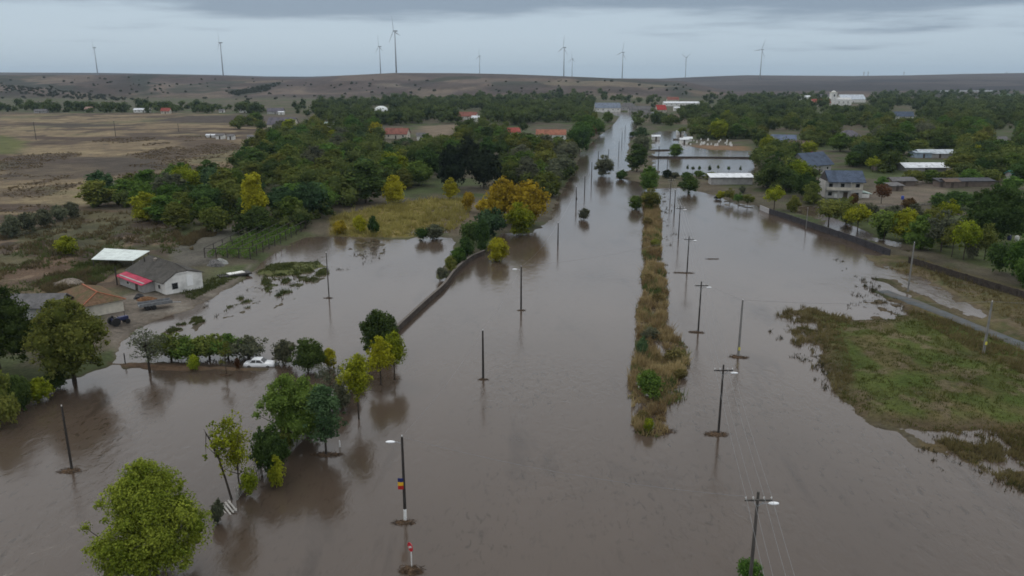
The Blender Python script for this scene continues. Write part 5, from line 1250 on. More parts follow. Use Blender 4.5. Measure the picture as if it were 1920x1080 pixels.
def house(u, v, w, d, h, rh, rz, wm, rm, label, name='house', roof='gable', win=2, door=True, chim=True, group='houses of the village', eave=.5, cat='house'):
    """u,v: middle of the near wall's foot; ridge along the wall of width w"""
    p = G(u, v)
    R = Matrix.Rotation(rz, 3, 'Z')
    if v < 216 and u < 600: w, d, h, rh = w * .68, d * .7, h * .62, rh * .66
    o = tag(empty(name, p + R @ Vector((0, d / 2, 0)), rz), label, cat, group)
    b = MB(); b.box((0, 0, h / 2 - .4), (w, d, h + .8))
    if roof == 'gable':
        for s_ in (-1, 1):
            x = s_ * (w / 2 - .12)
            b.prism([(x, -d / 2, h + .001), (x, d / 2, h + .001), (x, 0, h + rh - .05)], (-.11, 0, 0), (.11, 0, 0))
    b.build('wall', wm, o)
    th = .14; e = eave; L = w / 2 + e
    r = MB()
    if roof == 'gable':
        zo = -rh * e / (d / 2)
        for s_ in (-1, 1):
            r.prism([(-L, s_ * (d / 2 + e), h + zo + .02), (-L, 0, h + rh + .02), (-L, 0, h + rh + th + .02), (-L, s_ * (d / 2 + e), h + zo + th + .02)], (0, 0, 0), (2 * L, 0, 0))
    elif roof == 'hip':
        D = d / 2 + e; k = max(L - D * .9, .2); z0 = h - .1
        pts = [(-L, -D, z0), (L, -D, z0), (L, D, z0), (-L, D, z0), (-k, 0, h + rh), (k, 0, h + rh)]
        r.v += pts; r.f += [(0, 1, 5, 4), (2, 3, 4, 5), (1, 2, 5), (3, 0, 4), (3, 2, 1, 0)]
    elif roof == 'shed':
        r.prism([(-L, -d / 2 - e, h + .05), (-L, d / 2 + e, h + rh + .05), (-L, d / 2 + e, h + rh + th + .05), (-L, -d / 2 - e, h + th + .05)], (0, 0, 0), (2 * L, 0, 0))
    ro = r.build('roof', rm, o)
    if chim: MB().box((w * .18, d * .12, h + rh * .9), (.7, .7, 1.5)).build('chimney', R_BRICK, ro)
    n = win + (1 if door else 0)
    for i in range(n):
        x = (i - (n - 1) / 2) * w / max(n, 1)
        if door and i == n // 2:
            MB().box((x, -d / 2 - .02, 1.05), (1.0, .1, 2.1)).build('door', DOORM, o)
        else:
            f = MB().box((x, -d / 2 - .015, h * .55), (1.35, .07, 1.35)).build('window', WHITE, o)
            MB().box((x, -d / 2 - .055, h * .55), (1.1, .03, 1.1)).build('pane', GLS, f)
    if d > 5 and win:
        for s_ in (-1, 1):
            f = MB().box((s_ * (w / 2 + .015), 0, h * .55), (.07, 1.2, 1.3)).build('window', WHITE, o)
            MB().box((s_ * (w / 2 + .055), 0, h * .55), (.03, 1.0, 1.05)).build('pane', GLS, f)
    return o
# --- white farmhouse by the yard
gp = G(311, 553); rz = math.atan2(7.5, 6.5)
fh = tag(empty('farmhouse', gp, rz), 'white farmhouse with grey roof and crimson porch roof beside the muddy yard', 'house', 'farm buildings by the yard')
# local x runs along the gable wall, local y along the house away from it
Wd, Ln, hl, hr_, hrg = 7.4, 15.6, 2.3, 3.0, 5.0
b = MB()
prof = [(0, 0, -.6), (Wd, 0, -.6), (Wd, 0, hr_), (Wd * .62, 0, 3.75), (Wd * .34, 0, 3.75), (0, 0, hl)]
b.prism(prof, (0, 0, 0), (0, Ln, 0)); b.build('wall', W_WHITE, fh)
r = MB(); e = .45
A0, A1 = (-e, -e * .3, hl - .15), (-e, Ln + e, hl - .15); B0, B1 = (Wd + e, -e * .3, hr_ - .15), (Wd + e, Ln + e, hr_ - .15)
C0, C1 = (Wd * .34, -e * .3, 3.86), (Wd * .62, -e * .3, 3.86); R0, R1 = (Wd * .48, 2.6, hrg), (Wd * .48, Ln - 2.4, hrg)
r.face([A0, C0, R0, R1, A1]); r.face([C0, C1, R0]); r.face([C1, B0, B1, R1, R0]); r.face([A1, R1, B1])
ro = r.build('roof', R_ASB, fh)
sol = ro.modifiers.new('thick', 'SOLIDIFY'); sol.thickness = .12; sol.offset = 1
tr_ = MB()
for k in range(5): tr_.box((Wd * .37 + k * .42, -.1, 3.62), (.34, .12, .28))
tr_.build('gable_trim', W_WHITE, fh)
f = MB().box((1.9, -.02, 1.35), (1.15, .08, 1.2)).build('window', mat('grey_frame', (.16, .16, .17), .6, .1), fh); MB().box((1.9, -.07, 1.35), (.95, .03, 1.0)).build('pane', GLS, f)
MB().box((4.9, -.01, 1.9), (1.2, .03, 2.1)).build('fresh_plaster', mat('fresh_plaster', (.82, .82, .81), .9, .05), fh)
MB().box((3.2, Ln * .62, 4.25), (.7, .7, 1.6)).build('chimney', mat('old_chimney', (.25, .22, .19), .95, .3, 4), ro)
MB().tube([(2.2, Ln * .8, 3.2), (2.2, Ln * .8, 5.2)], .1, 8).build('flue', POLE_D, ro)
MB().box((-1.15, 9.3, .75), (2.1, 10.4, 2.3)).build('porch_wall', W_GREY, fh)
MB().prism([(-2.7, 3.7, 1.62), (.1, 3.7, 2.2), (.1, 3.7, 2.3), (-2.7, 3.7, 1.72)], (0, 0, 0), (0, 11.4, 0)).build('porch_roof', R_MAG, fh)
MB().box((-2.22, 7.0, .8), (.08, 1.0, 1.7)).build('door', DOORM, fh)
f = MB().box((-2.22, 10.6, 1.0), (.08, .9, .7)).build('window', WHITE, fh); MB().box((-2.27, 10.6, 1.0), (.03, .75, .55)).build('pane', GLS, f)
f = MB().box((-.02, 2.2, 1.2), (.08, .9, 1.0)).build('window', WHITE, fh); MB().box((-.07, 2.2, 1.2), (.03, .75, .8)).build('pane', GLS, f)
MB().tube([(-2.7, 14.6, -.3), (-2.7, 14.6, 3.6)], .13, 8).build('stove_pipe', POLE_D, fh)
# --- outbuilding with old tiles
op = G(233, 583); oz = rz - .06
ob = tag(empty('tiled_outbuilding', op, oz), 'old outbuilding with mossy orange tile roof and cream wall behind the big olive tree', 'shed', 'farm buildings by the yard')
MB().box((-3.2, 6.0, .7), (6.4, 12, 3.0)).build('wall', W_CREAM, ob)
r = MB(); L0, D0_ = 7.2, 13.8; z0, z1 = 2.15, 3.6
r.v += [(-6.9, -.5, z0), (.5, -.5, z0), (.5, 12.5, z0), (-6.9, 12.5, z0), (-3.2, 2.4, z1), (-3.2, 9.8, z1)]
r.f += [(0, 1, 4), (1, 2, 5, 4), (2, 3, 5), (3, 0, 4, 5), (3, 2, 1, 0)]
ro = r.build('roof', mat('mossy_tiles', (.135, .085, .052), .95, .3, 2.5, .4, .1, dirt=(.085, .085, .04), dscale=.7), ob)
rd = MB(); rd.bar((-3.2, 2.4, z1 + .05), (-3.2, 9.8, z1 + .05), .3, .12)
for q_ in ((-6.8, -.4), (.4, -.4)): rd.bar((-3.2, 2.4, z1 + .04), (q_[0], q_[1], z0 + .06), .2, .1)
rd.build('ridge_tiles', mat('ridge_orange', (.27, .095, .05), .9, .25, 3), ro)
ob2 = house(60, 600, 9, 5, 2.3, 1.5, .05, W_GREY, R_GREY, 'low grey roofed shed with orange ridge behind the huge dark tree', 'farm_shed', win=1, door=True, chim=False, group='farm buildings by the yard', cat='shed')
# --- sheet roof shelter
pr = [P(171, 487, 2.6), P(250, 489, 2.4), P(281, 471, 2.9), P(196, 466, 3.1)]
cc = sum(pr, Vector()) / 4; cc.z = 0; cc.z = max(H1(cc.x, cc.y), 0)
so_ = tag(empty('open_shelter', cc), 'open shelter with a pale green white sheet roof behind the farmhouse', 'shelter', 'farm buildings by the yard')
q_ = [p - cc for p in pr]
MB().prism([tuple(x) for x in q_], (0, 0, 0), (0, 0, .09)).build('sheet_roof', mat('pale_sheet', (.56, .62, .59), .55, .12, 1.2, .15, .4, stretch=(3, .3, 1), dirt=(.42, .46, .44), dscale=.6), so_)
for x in q_: 
    y = x * .94; MB().box((y.x, y.y, (x.z - .3) / 2 - .15), (.16, .16, x.z + .1)).build('post', POLE_G, so_)
# --- yard clutter
p = G(292, 578)
tr = tag(empty('farm_trailer', p, .62), 'long grey flatbed farm trailer parked in the muddy yard', 'trailer')
MB().box((0, 0, .85), (5.4, 1.9, .16)).build('bed', mat('grey_metal', (.17, .175, .18), .7, .25, 2), tr)
MB().box((0, .95, 1.12), (5.4, .06, .4)).build('side_board', MATS['grey_metal'], tr); MB().box((0, -.95, 1.12), (5.4, .06, .4)).build('side_board', MATS['grey_metal'], tr)
MB().bar((2.6, 0, .7), (4.3, 0, .45), .12).build('drawbar', STEEL, tr)
for x in (-1.4, -.4):
    for s_ in (-1, 1): MB().tube([(x, s_ * .8, .42), (x, s_ * 1.02, .42)], .42, 14).build('wheel', RUB, tr)
p = G(224, 608)
tt = tag(empty('tractor', p, .9), 'small dark blue tractor in the yard beside the huge olive tree', 'tractor')
TB = mat('tractor_blue', (.025, .03, .085), .45, .2, 2)
MB().box((.7, 0, .95), (1.6, .7, .6)).build('bonnet', TB, tt, bevel=.06); MB().box((-.5, 0, .9), (1.1, 1.0, .5)).build('body', TB, tt, bevel=.05)
MB().box((-.75, 0, 1.3), (.5, .5, .12)).box((-.98, 0, 1.5), (.1, .5, .4)).build('seat', RUB, tt)
MB().tube([(1.1, .2, 1.2), (1.1, .2, 2.0)], .05, 8).build('exhaust_pipe', POLE_D, tt)
MB().tube([(.0, 0, 1.1), (-.2, 0, 1.55)], .03, 6).tube([(-.2, -.2, 1.55), (-.2, .2, 1.55)], .025, 6).build('steering_wheel', RUB, tt)
for s_ in (-1, 1):
    MB().tube([(-.8, s_ * .55, .7), (-.8, s_ * .9, .7)], .7, 16).build('rear_wheel', RUB, tt); MB().tube([(1.15, s_ * .5, .4), (1.15, s_ * .72, .4)], .4, 14).build('front_wheel', RUB, tt)
def heap(u, v, w, d, h, m, name, label, cat, seed=1, rz=0):
    p = G(u, v); rr = random.Random(seed); b = MB()
    n, k = 14, 4; b.v.append((0, 0, h))
    for j in range(1, k + 1):
        for i in range(n):
            t = 2 * math.pi * i / n; f = j / k * (1 + rr.uniform(-.16, .16)); b.v.append((math.cos(t) * w / 2 * f, math.sin(t) * d / 2 * f, h * (1 - (j / k) ** 1.6) + rr.uniform(-.1, .14) * h - (.15 if j == k else 0)))
    for i in range(n): b.f.append((0, 1 + i, 1 + (i + 1) % n))
    for j in range(k - 1):
        for i in range(n): b.f.append((1 + j * n + i, 1 + (j + 1) * n + i, 1 + (j + 1) * n + (i + 1) % n, 1 + j * n + (i + 1) % n))
    o = b.build(name, m); o.location = p; o.rotation_euler = (0, 0, rz); return tag(o, label, cat)
heap(275, 563, 4.5, 2.2, .7, mat('rust_heap', (.15, .075, .035), .95, .5, 5, 1), 'leaf_heap', 'low rusty heap of leaves in front of the farmhouse door', 'heap', 3)
heap(262, 560, 2.6, 1.6, 1.0, mat('black_sheet', (.03, .03, .032), .6, .4, 3, .5), 'covered_heap', 'black covered heap beside the porch of the farmhouse', 'heap', 4)
heap(130, 535, 7, 4, 1.4, mat('rubble', (.20, .17, .14), .98, .45, 3, 1), 'rubble_heap', 'pale rubble heap behind the tiled outbuilding', 'heap', 5)
heap(404, 498, 4, 2.6, 1.4, mat('grey_pile', (.13, .125, .12), .9, .5, 3, 1), 'scrap_pile', 'grey scrap pile between the farmhouse and the vine trellis', 'pile', 6)
heap(414, 494, 3.6, 2.0, 1.2, mat('pale_pile', (.30, .30, .28), .9, .3, 3, .6), 'wood_pile', 'pale stacked pile at the corner of the vine trellis', 'pile', 7)
p = G(440, 516); ws = tag(empty('panel_stack', p, .65), 'stack of white and dark sheets lying beside the vine trellis', 'sheets')
MB().box((0, 0, .18), (6.5, 2.4, .36)).build('dark_sheets', mat('dark_sheet', (.045, .043, .042), .8, .3, 2), ws, bevel=.04); MB().box((.3, .1, .44), (3.4, 1.7, .12), rz=.05).build('white_sheets', WHITE, ws)
# --- vine trellis
tp = [P(385, 489), P(470, 489), P(574, 434), P(525, 417)]
t0 = tp[0].copy(); t0.z = max(H1(t0.x, t0.y), .1)
vt = tag(empty('vine_trellis', t0), 'dark timber vine trellis of post rows beside the flooded yard', 'trellis')
ex = tp[1] - tp[0]; ey = tp[3] - tp[0]; hgt_v = 2.2
nx, ny = 5, 11
cor = lambda a, b_: (tp[0] * (1 - a) + tp[1] * a) * (1 - b_) + (tp[3] * (1 - a) + tp[2] * a) * b_
TRM = mat('trellis_wood', (.052, .045, .040), .95, .3, 3)
vine_c = []
for i in range(nx):
    for j in range(ny):
        q_ = cor(i / (nx - 1), j / (ny - 1)) - t0; q_.z = 0
        if i in (0, nx - 1) or j % 2 == 0: MB().box((q_.x, q_.y, hgt_v / 2 - .3), (.16, .16, hgt_v + .6)).build('post', TRM, vt)
    a, b_ = cor(i / (nx - 1), 0) - t0, cor(i / (nx - 1), 1) - t0; a.z = b_.z = hgt_v + .02; MB().bar(a, b_, .12).build('rail', TRM, vt)
    if i in (0, nx - 1):
        a, b_ = a.copy(), b_.copy(); a.z = b_.z = .9; MB().bar(a, b_, .08).build('rail', TRM, vt)
    if i < nx - 1:
        for k in range(46):
            f_ = k / 45; q_ = cor((i + .5) / (nx - 1), f_) - t0; vine_c.append((q_.x, q_.y, .75 + .35 * math.sin(k * 2.1 + i)))
for b__ in (0, 1):
    a, b_ = cor(0, b__) - t0, cor(1, b__) - t0; a.z = b_.z = hgt_v - .12; MB().bar(a, b_, .12).build('rail', TRM, vt)
rng = np.random.default_rng(77); vc = np.array(vine_c); V, T = leaves_np(rng, vc, np.full(len(vc), .75), 9000, .34, 1.0)
vo = link('vine_leaves', mesh_np('vine_leaves', V, [np.arange(len(V)).reshape(-1, 4)], {'tone': T}), FOL['green'], vt); tag(vo, kind='stuff')
# --- two storey house with slate roof
p = G(1585, 372); hz2 = -.12
h2 = tag(empty('two_storey_house', p + Vector((0, 5, 0)), hz2), 'unfinished two storey house with dark slate roof and balcony behind the tree row', 'house')
MB().box((0, 0, 2.6), (12, 9, 6.0)).build('wall', wallm('raw', (.44, .43, .41)), h2)
MB().box((3.9, -4.55, 4.2), (4.0, .2, 2.6)).build('upper_wall', W_CREAM, h2)
r = MB()
for s_ in (-1, 1): r.prism([(-5.6, s_ * 5.6, 5.35), (-5.6, 0, 8.6), (-5.6, 0, 8.8), (-5.6, s_ * 5.6, 5.55)], (0, 0, 0), (12.2, 0, 0))
r.build('roof', R_SLATE, h2)
MB().prism([(-5.9, -4.4, 5.62), (-5.9, 4.4, 5.62), (-5.9, 0, 8.3)], (0, 0, 0), (.25, 0, 0)).build('gable', mat('gable_board', (.05, .045, .045), .9, .2), h2)
MB().box((-1.9, -5.1, 2.75), (8.0, 1.4, .22)).build('balcony', W_GREY, h2); MB().box((-1.9, -5.75, 3.3), (8.0, .1, .9)).build('balcony_wall', W_CREAM, h2)
for x in (-5.6, -2.0, 1.8): MB().box((x, -5.6, 1.2), (.3, .3, 2.9)).build('pillar', W_GREY, h2); MB().box((x, -5.6, 4.2), (.22, .22, 2.5)).build('pillar', W_GREY, h2)
for x, z in ((4.2, 4.3), (4.2, 1.3), (-4.4, 1.4), (-4.4, 4.3), (-.6, 4.3)):
    yy_ = -4.68 if x > 3 and z > 3 else -4.53
    f = MB().box((x, yy_, z), (1.5, .08, 1.4)).build('window', W_GREY, h2); MB().box((x, yy_ - .05, z), (1.2, .03, 1.15)).build('pane', GLS, f)
MB().box((.6, -4.53, 1.0), (1.4, .08, 2.2)).build('door', DOORM, h2); MB().box((-2.2, -4.53, 1.1), (1.5, .08, 2.3)).build('door', WHITE, h2)
MB().prism([(6.05, -3.5, 1.9), (9.6, -3.5, 1.35), (9.6, -3.5, 1.45), (6.05, -3.5, 2.6)], (0, 0, 0), (0, 3.5, 0)).build('lean_to', mat('mint_sheet', (.55, .68, .62), .6, .1, 2), h2)
MB().box((7.4, -1.8, .6), (2.6, 3.0, 1.6)).build('lean_to_wall', W_WHITE, h2)
MB().prism([(5.9, -4.4, 5.62), (5.9, 4.4, 5.62), (5.9, 0, 8.3)], (-.25, 0, 0), (0, 0, 0)).build('gable', MATS['gable_board'], h2)
# --- the other houses
house(1536, 326, 15, 11, 4.2, 4.2, .55, W_GREY, R_SLATE, 'large dark roofed house close behind the unfinished two storey house', win=2, eave=.9)
house(1466, 276, 15, 10, 3.2, 3.6, -.25, W_GREY, R_BLUE, 'house with bluish roof beyond the flooded field', win=2)
house(1500, 281, 12, 8, 2.6, 2.2, -.35, W_BROWN, R_BROWN, 'brown roofed barn against the bluish roofed house', win=1, chim=False, cat='barn')
house(1598, 264, 13, 10, 2.8, 3.6, .15, W_BROWN, R_PURPLE, 'house with purplish hipped roof among the gardens', roof='hip')
house(1692, 226, 19, 11, 4.0, 4.0, -.2, W_WHITE, R_SLATE, 'white house with dark slate roof alone high in the far gardens', win=3)
house(1033, 262, 19, 8, 3.4, 2.8, -.06, W_WHITE, R_ORANGE, 'long white house with orange tile roof by the flooded road', win=4)
house(965, 257, 8, 7, 3.4, 2.6, .3, W_WHITE, R_RED, 'small house with bright red roof among dark trees by the flooded road', win=1)
house(742, 260, 15, 9, 3.2, 3.4, -.15, W_CREAM, R_BRICK, 'cream house with brick red roof beside the lemon tree', win=2)
house(789, 264, 5, 5, 3.2, 1.6, .0, W_WHITE, R_GREY, 'tiny white house by the bare brown garden plot', win=1, door=False, chim=False)
house(873, 225, 20, 9, 3.6, 3.8, -.2, W_WHITE, R_BRICK, 'white house with dull brick roof far behind the bare garden plot', win=3)
house(893, 228, 8, 6, 3.4, 1.8, .0, W_WHITE, R_WHITE, 'small white roofed house beside the dull brick roofed one', win=1, chim=False)
house(526, 241, 22, 11, 3.2, 5.0, -.12, W_CREAM, R_PURPLE, 'big barn with purplish grey roof behind the wood', win=0, door=False, chim=False, cat='barn')
house(516, 214, 26, 10, 5.0, 5.0, .0, W_GREY, R_PURPLE, 'far barn with grey roof at the end of the ploughed strip', win=0, chim=False, cat='barn'); house(527, 215, 9, 6, 4.5, 1.0, .0, W_WHITE, R_WHITE, 'small white hut in front of the far grey roofed barn', win=0, chim=False, cat='hut')
house(622, 240, 12, 6, 3.2, 1.4, -.1, W_WHITE, roofm('mint', (.42, .52, .48)), 'hut with pale mint roof among the garden trees', win=0, chim=False, cat='hut')
house(310, 213, 14, 8, 5, 4.4, .0, W_CREAM, R_RED, 'house with bright red roof at the edge of the brown field', win=2)
house(265, 211, 26, 9, 5, 2.5, .0, W_WHITE, R_WHITE, 'long white hall at the edge of the brown field', win=3, chim=False, cat='hall'); house(166, 210, 12, 8, 5.5, 3.5, .1, W_CREAM, roofm('pinkish', (.38, .25, .20)), 'pinkish roofed house in the far tree line', win=1); house(75, 212, 20, 8, 3.5, 3.2, .0, W_GREY, R_GREY, 'grey roofed low house in the far tree line', win=2)
house(415, 211, 8, 6, 4, 1.5, .0, W_WHITE, R_GREY, 'little white house beyond the ploughed strip, closer to the red roofed one', win=1, chim=False); house(455, 211, 10, 6, 4, 1.8, .0, W_WHITE, R_GREY, 'little white house beyond the ploughed strip, closer to the far barn', win=1, chim=False)
house(1241, 211, 11, 9, 3.5, 5, .2, W_CREAM, roofm('scarlet', (.36, .05, .045)), 'house with scarlet roof past the end of the flooded road', win=2)
house(1278, 199, 50, 12, 4.2, 2.0, .0, W_WHITE, R_WHITE, 'long low white hall on the far side of the village', win=6, chim=False, cat='hall')
house(1262, 193, 18, 10, 5, 4, .0, W_CREAM, R_BRICK, 'red brown roofed house behind the long white hall', win=2)
house(1140, 210, 30, 14, 5, 5.5, .05, W_WHITE, roofm('steel', (.17, .20, .25)), 'white hall with steel blue roof at the end of the flooded road', win=4, chim=False, cat='hall'); house(1200, 211, 26, 10, 3.6, 3.6, .0, W_GREY, R_GREY, 'grey roofed long building at the end of the flooded road', win=3, chim=False, cat='building'); house(1178, 207, 18, 10, 5, 4, .0, W_GREY, R_GREY, 'grey hipped house right behind the end of the flooded road', roof='hip', win=2)
house(1270, 208, 8, 6, 3.5, 1.5, .0, W_WHITE, R_WHITE, 'tiny white hut beyond the scarlet roofed house', win=0, chim=False, cat='hut')
house(1372, 346, 15.5, 4.6, 2.6, .9, .0, W_GREY, R_WHITE, 'low shed with bright white sheet roof on the edge of the flooded field', roof='shed', win=0, door=False, chim=False, cat='shed', group='sheds', eave=.7)
house(1736, 321, 18, 8, 1.8, 1.4, .03, W_GREY, R_WHITE, 'long hothouse with bright white double roof behind the hedge', win=0, chim=False, cat='hothouse', group='sheds', eave=.9)
house(1762, 296, 20, 8, 2.2, 1.6, .02, W_GREY, roofm('milky', (.46, .50, .53)), 'grey white hothouse behind the bright double roofed one', win=0, chim=False, cat='hothouse', group='sheds'); house(1732, 296, 8, 8, 2.4, .6, .02, W_BLUE, roofm('dull_blue', (.28, .34, .38)), 'dull blue flat roofed shed joined to the grey white hothouse', win=0, chim=False, cat='shed', group='sheds')
house(1812, 350, 21, 4, 1.9, .7, .06, W_BROWN, roofm('tar', (.06, .062, .07)), 'long low shed with black roof along the back of the farmyard', roof='shed', win=0, chim=False, cat='shed', group='sheds'); house(1785, 352, 5, 4.5, 2.2, .8, .06, W_BROWN, R_BROWN, 'brown roofed coop at the end of the long black roofed shed', win=0, chim=False, cat='shed', group='sheds')
house(1695, 349, 9, 5, 2.0, 1.0, .1, W_BROWN, R_GREY, 'grey roofed open stable in the farmyard, larger of two', win=0, chim=False, cat='stable', group='sheds'); house(1682, 358, 5, 3.6, 1.7, .7, .25, W_BROWN, R_GREY, 'small grey roofed lean stable in the farmyard', roof='shed', win=0, chim=False, cat='stable', group='sheds')
house(1656, 320, 6, 5, 2.2, 1.2, .0, W_BROWN, R_GREY, 'little grey shed beside the bright white double roof', win=0, chim=False, cat='shed', group='sheds'); house(1912, 340, 6, 5, 2.6, 1.2, .0, W_GREY, roofm('teal', (.10, .36, .30)), 'hut with teal green roof at the frame edge', win=0, chim=False, cat='hut', group='sheds')
house(1880, 268, 5, 4, 2.6, 1.2, .0, W_WHITE, R_GREY, 'tiny white hut in a clearing of the far gardens', win=0, chim=False, cat='hut', group='sheds')
house(432, 262, 4, 4, 2.4, .8, .0, W_WHITE, R_GREY, 'bluish white hut at the wood edge over the brown field, farther along', win=0, chim=False, cat='hut', group='sheds'); house(412, 261, 5, 4, 2.6, .8, .0, W_WHITE, R_GREY, 'white hut at the wood edge over the brown field, middle one', win=0, chim=False, cat='hut', group='sheds'); house(395, 258, 6, 3, 1.6, .6, .0, W_WHITE, R_WHITE, 'flat white roofed hut at the wood edge over the brown field', win=0, chim=False, cat='hut', group='sheds'); house(470, 263, 4, 4, 2.4, .8, .0, W_WHITE, R_GREY, 'bluish white hut half hidden by the wood edge', win=0, chim=False, cat='hut', group='sheds')
# --- dome, church
p = G(715, 212); do = tag(empty('dome_tent', p), 'white half round dome standing on the dark garden land', 'dome')
b = MB(); n = 18
for j in range(6):
    ph = math.pi / 2 * j / 6
    for k in range(n): b.v.append((9.5 * math.cos(ph) * math.cos(2 * math.pi * k / n), 9.5 * math.cos(ph) * math.sin(2 * math.pi * k / n), 8 * math.sin(ph)))
for j in range(5):
    for k in range(n): b.f.append((j * n + k, j * n + (k + 1) % n, (j + 1) * n + (k + 1) % n, (j + 1) * n + k))
b.v.append((0, 0, 8)); b.f += [(5 * n + k, 5 * n + (k + 1) % n, 6 * n) for k in range(n)]
b.build('dome_shell', mat('dome_white', (.62, .64, .64), .6, .1), do, smooth=True); MB().box((0, -9.2, 1.2), (2.4, .8, 2.4)).build('door', W_GREY, do)
p = G(1572, 198); ch = tag(empty('church', p + Vector((0, 12, 0))), 'big white church with a square tower on the far side of the village', 'church')
MB().box((6, 0, 5), (46, 18, 11)).build('nave', W_WHITE, ch); MB().prism([(-17, -9.6, 10.6), (-17, 9.6, 10.6), (-17, 0, 14)], (0, 0, 0), (46, 0, 0)).build('roof', wallm('roofwhite', (.55, .55, .54)), ch)
tw = MB().box((-8, -6, 11), (11, 11, 24)).build('tower', W_WHITE, ch); MB().box((-8, -6, 23.2), (12.4, 12.4, .8)).build('tower_cornice', W_CREAM, tw); MB().tube([(-8, -6, 23.6), (-8, -6, 25.4), (-8, -6, 27)], [4.5, 4.0, .4], 10).build('tower_cap', W_WHITE, tw)
for x in (-20, 2, 12, 22): f = MB().box((x * .9 + 2, -9.05, 5.5), (2.4, .12, 4)).build('window', W_GREY, ch)
MB().box((-8, -11.55, 18), (2.6, .12, 4)).build('belfry_opening', GLS, tw)
house(1600, 192, 40, 20, 5, 7, .05, W_WHITE, roofm('sheen', (.50, .55, .60)), 'huge hall with silvery roof beside the white church', win=0, chim=False, cat='hall'); house(1541, 199, 26, 12, 4.5, 5, .1, W_CREAM, R_RED, 'red roofed house below the white church', win=2); house(1510, 190, 16, 10, 7, 2.5, .0, W_WHITE, R_WHITE, 'white block house before the church, closer to the road', win=1, chim=False); house(1540, 184, 30, 12, 4, 3, .0, W_WHITE, R_PURPLE, 'long white hall behind the church', win=2, chim=False, cat='hall')
for k, (u_, w_) in enumerate(((1780, 90), (1815, 60), (1850, 70))): house(u_, 173.5, w_ * .7, 16, 3, 2, .0, W_GREY, roofm('dull', (.36, .38, .40)), ['far white hall on the horizon side of the gardens, longest one', 'far white hall between two others on the horizon side of the gardens', 'far white hall on the horizon side of the gardens, nearest the green field'][k], win=0, chim=False, cat='hall')
ch.scale = (.72, .72, .78)
# --- white upright stones behind the flooded field
rr = random.Random(11); st0 = MB().box((0, 0, .55), (.75, .25, 1.3)).box((0, 0, .08), (1.1, .6, .2)).build('white_stone', W_WHITE, bevel=.03); st0.name = 'white_stone'
for k in range(42):
    u_ = rr.uniform(1268, 1372); v_ = rr.uniform(262, 274); p = G(u_, v_); o_ = st0 if k == 0 else st0.copy()
    if k: COL.objects.link(o_)
    o_.location = (p.x, p.y, max(p.z, .05)); o_.rotation_euler = (0, 0, rr.uniform(-.4, .4)); s_ = rr.uniform(.7, 1.3); o_.scale = (s_, s_, s_)
    tag(o_, 'small white upright stone in the plot behind the flooded field', 'stone', 'white stones behind the flooded field')
for k, (u_, v_) in enumerate(((1230, 262), (1276, 253), (1290, 266), (1283, 268))):
    house(u_, v_, 5, 3, 2.2, .8, .0, W_WHITE, R_WHITE, ['small white hut at the back of the flooded field beside the willows', 'white hut at the back of the flooded field, tallest of its trio', 'bluish white hut next to the white stones', 'low white hut at the corner of the stone plot'][k], win=0, chim=False, cat='hut', group='sheds')
# --- small yard things on the far side
for u_, v_, lab, m_, hh in ((1692, 374, 'blue barrel in the farmyard beside the dark bushes', mat('blue_plastic', (.04, .07, .30), .5, .1), 1.2), (1906, 452, 'white barrel under the huge dark garden tree', WHITE, 1.3), (1892, 450, 'dark blue barrel under the huge dark garden tree', TB, 1.2)):
    p = G(u_, v_); b = MB().tube([(p.x, p.y, p.z - .1), (p.x, p.y, p.z + hh * .1), (p.x, p.y, p.z + hh * .5), (p.x, p.y, p.z + hh * .9), (p.x, p.y, p.z + hh)], [.42, .46, .5, .46, .42], 12); tag(b.build('barrel', m_), lab, 'barrel')
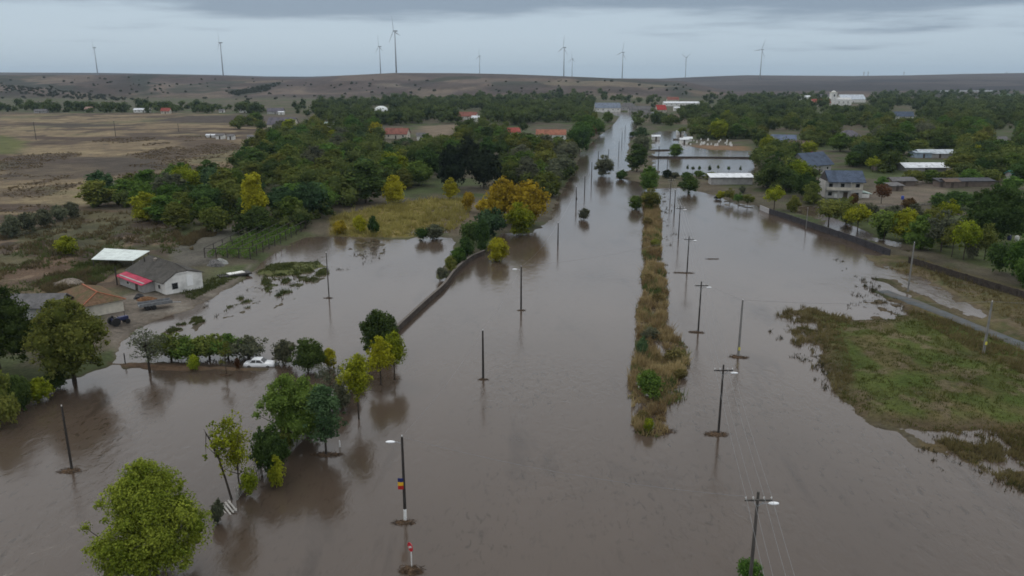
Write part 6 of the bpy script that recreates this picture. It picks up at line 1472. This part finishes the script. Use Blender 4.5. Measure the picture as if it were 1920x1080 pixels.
# ------------------------------------------------------------------ labels for the trees that have none yet: kind, colour and where they stand
LM = [((300, 515), 'the white farmhouse'), ((488, 678), 'the flooded white car'), ((480, 455), 'the vine trellis'), ((740, 415), 'the yellow meadow'), ((972, 375), 'the orange autumn trees'), ((480, 370), 'the lemon yellow wood tree'), ((348, 340), 'the lime tree above the wood'), ((740, 355), 'the golden meadow tree'),
      ((1033, 250), 'the long orange roofed house'), ((742, 248), 'the brick red roof'), ((870, 217), 'the dull brick roof'), ((524, 229), 'the purplish barn'), ((1131, 310), 'the round willow bush'), ((1370, 340), 'the white sheet shed'), ((1580, 350), 'the two storey house'), ((1540, 300), 'the large dark roofed house'), ((1468, 262), 'the bluish roof'),
      ((1598, 252), 'the purplish hipped roof'), ((1692, 215), 'the far white house'), ((1736, 312), 'the bright double roof'), ((1762, 289), 'the grey white hothouse'), ((1860, 400), 'the huge garden tree'), ((1320, 270), 'the white stones'), ((965, 245), 'the bright red roof'), ((1240, 206), 'the scarlet roof'), ((425, 255), 'the huts over the brown field'),
      ((870, 310), 'the blackish trees'), ((1810, 345), 'the black shed roof'), ((1700, 365), 'the farmyard'), ((835, 540), 'the curved wall'), ((1600, 440), 'the far dark wall length'), ((1860, 520), 'the near dark wall length'), ((1222, 375), 'the median strip tip'), ((1225, 480), 'the narrow median strip'), ((622, 233), 'the mint roof'), ((715, 207), 'the white dome'),
      ((40, 740), 'the shaded near bank'), ((1195, 290), 'the tall dark willow'), ((1880, 266), 'the tiny clearing hut'), ((310, 205), 'the far red roof'), ((1160, 220), 'the end of the flooded road'), ((789, 258), 'the bare garden plot')]
ORD = ['', 'second ', 'third ', 'fourth ', 'fifth ', 'sixth ', 'seventh ', 'eighth ', 'ninth ', 'tenth ', 'eleventh ', 'twelfth ', 'thirteenth ', 'fourteenth ']
bk = {}
for T in TREES:
    if T['label']: continue
    du, dv, n_ = min(((T['u'] - a[0], (T['v'] - a[1]) * 1.8, nm) for a, nm in LM), key=lambda q: q[0] ** 2 + q[1] ** 2)
    if abs(du) > abs(dv): rel = 'left of' if du < 0 else 'right of'
    else: rel = 'beyond' if dv < 0 else 'in front of'
    bk.setdefault((T['col'], T['word'], rel, n_), []).append((du * du + dv * dv, T))
for (c_, w_, rel, n_), lst in bk.items():
    lst.sort(key=lambda q: q[0])
    for i, (_, T) in enumerate(lst):
        T['o']['label'] = '%s %s %s %s' % (c_, w_, rel, n_) if len(lst) == 1 else '%sclosest %s %s %s %s' % (ORD[i], c_, w_, rel, n_)
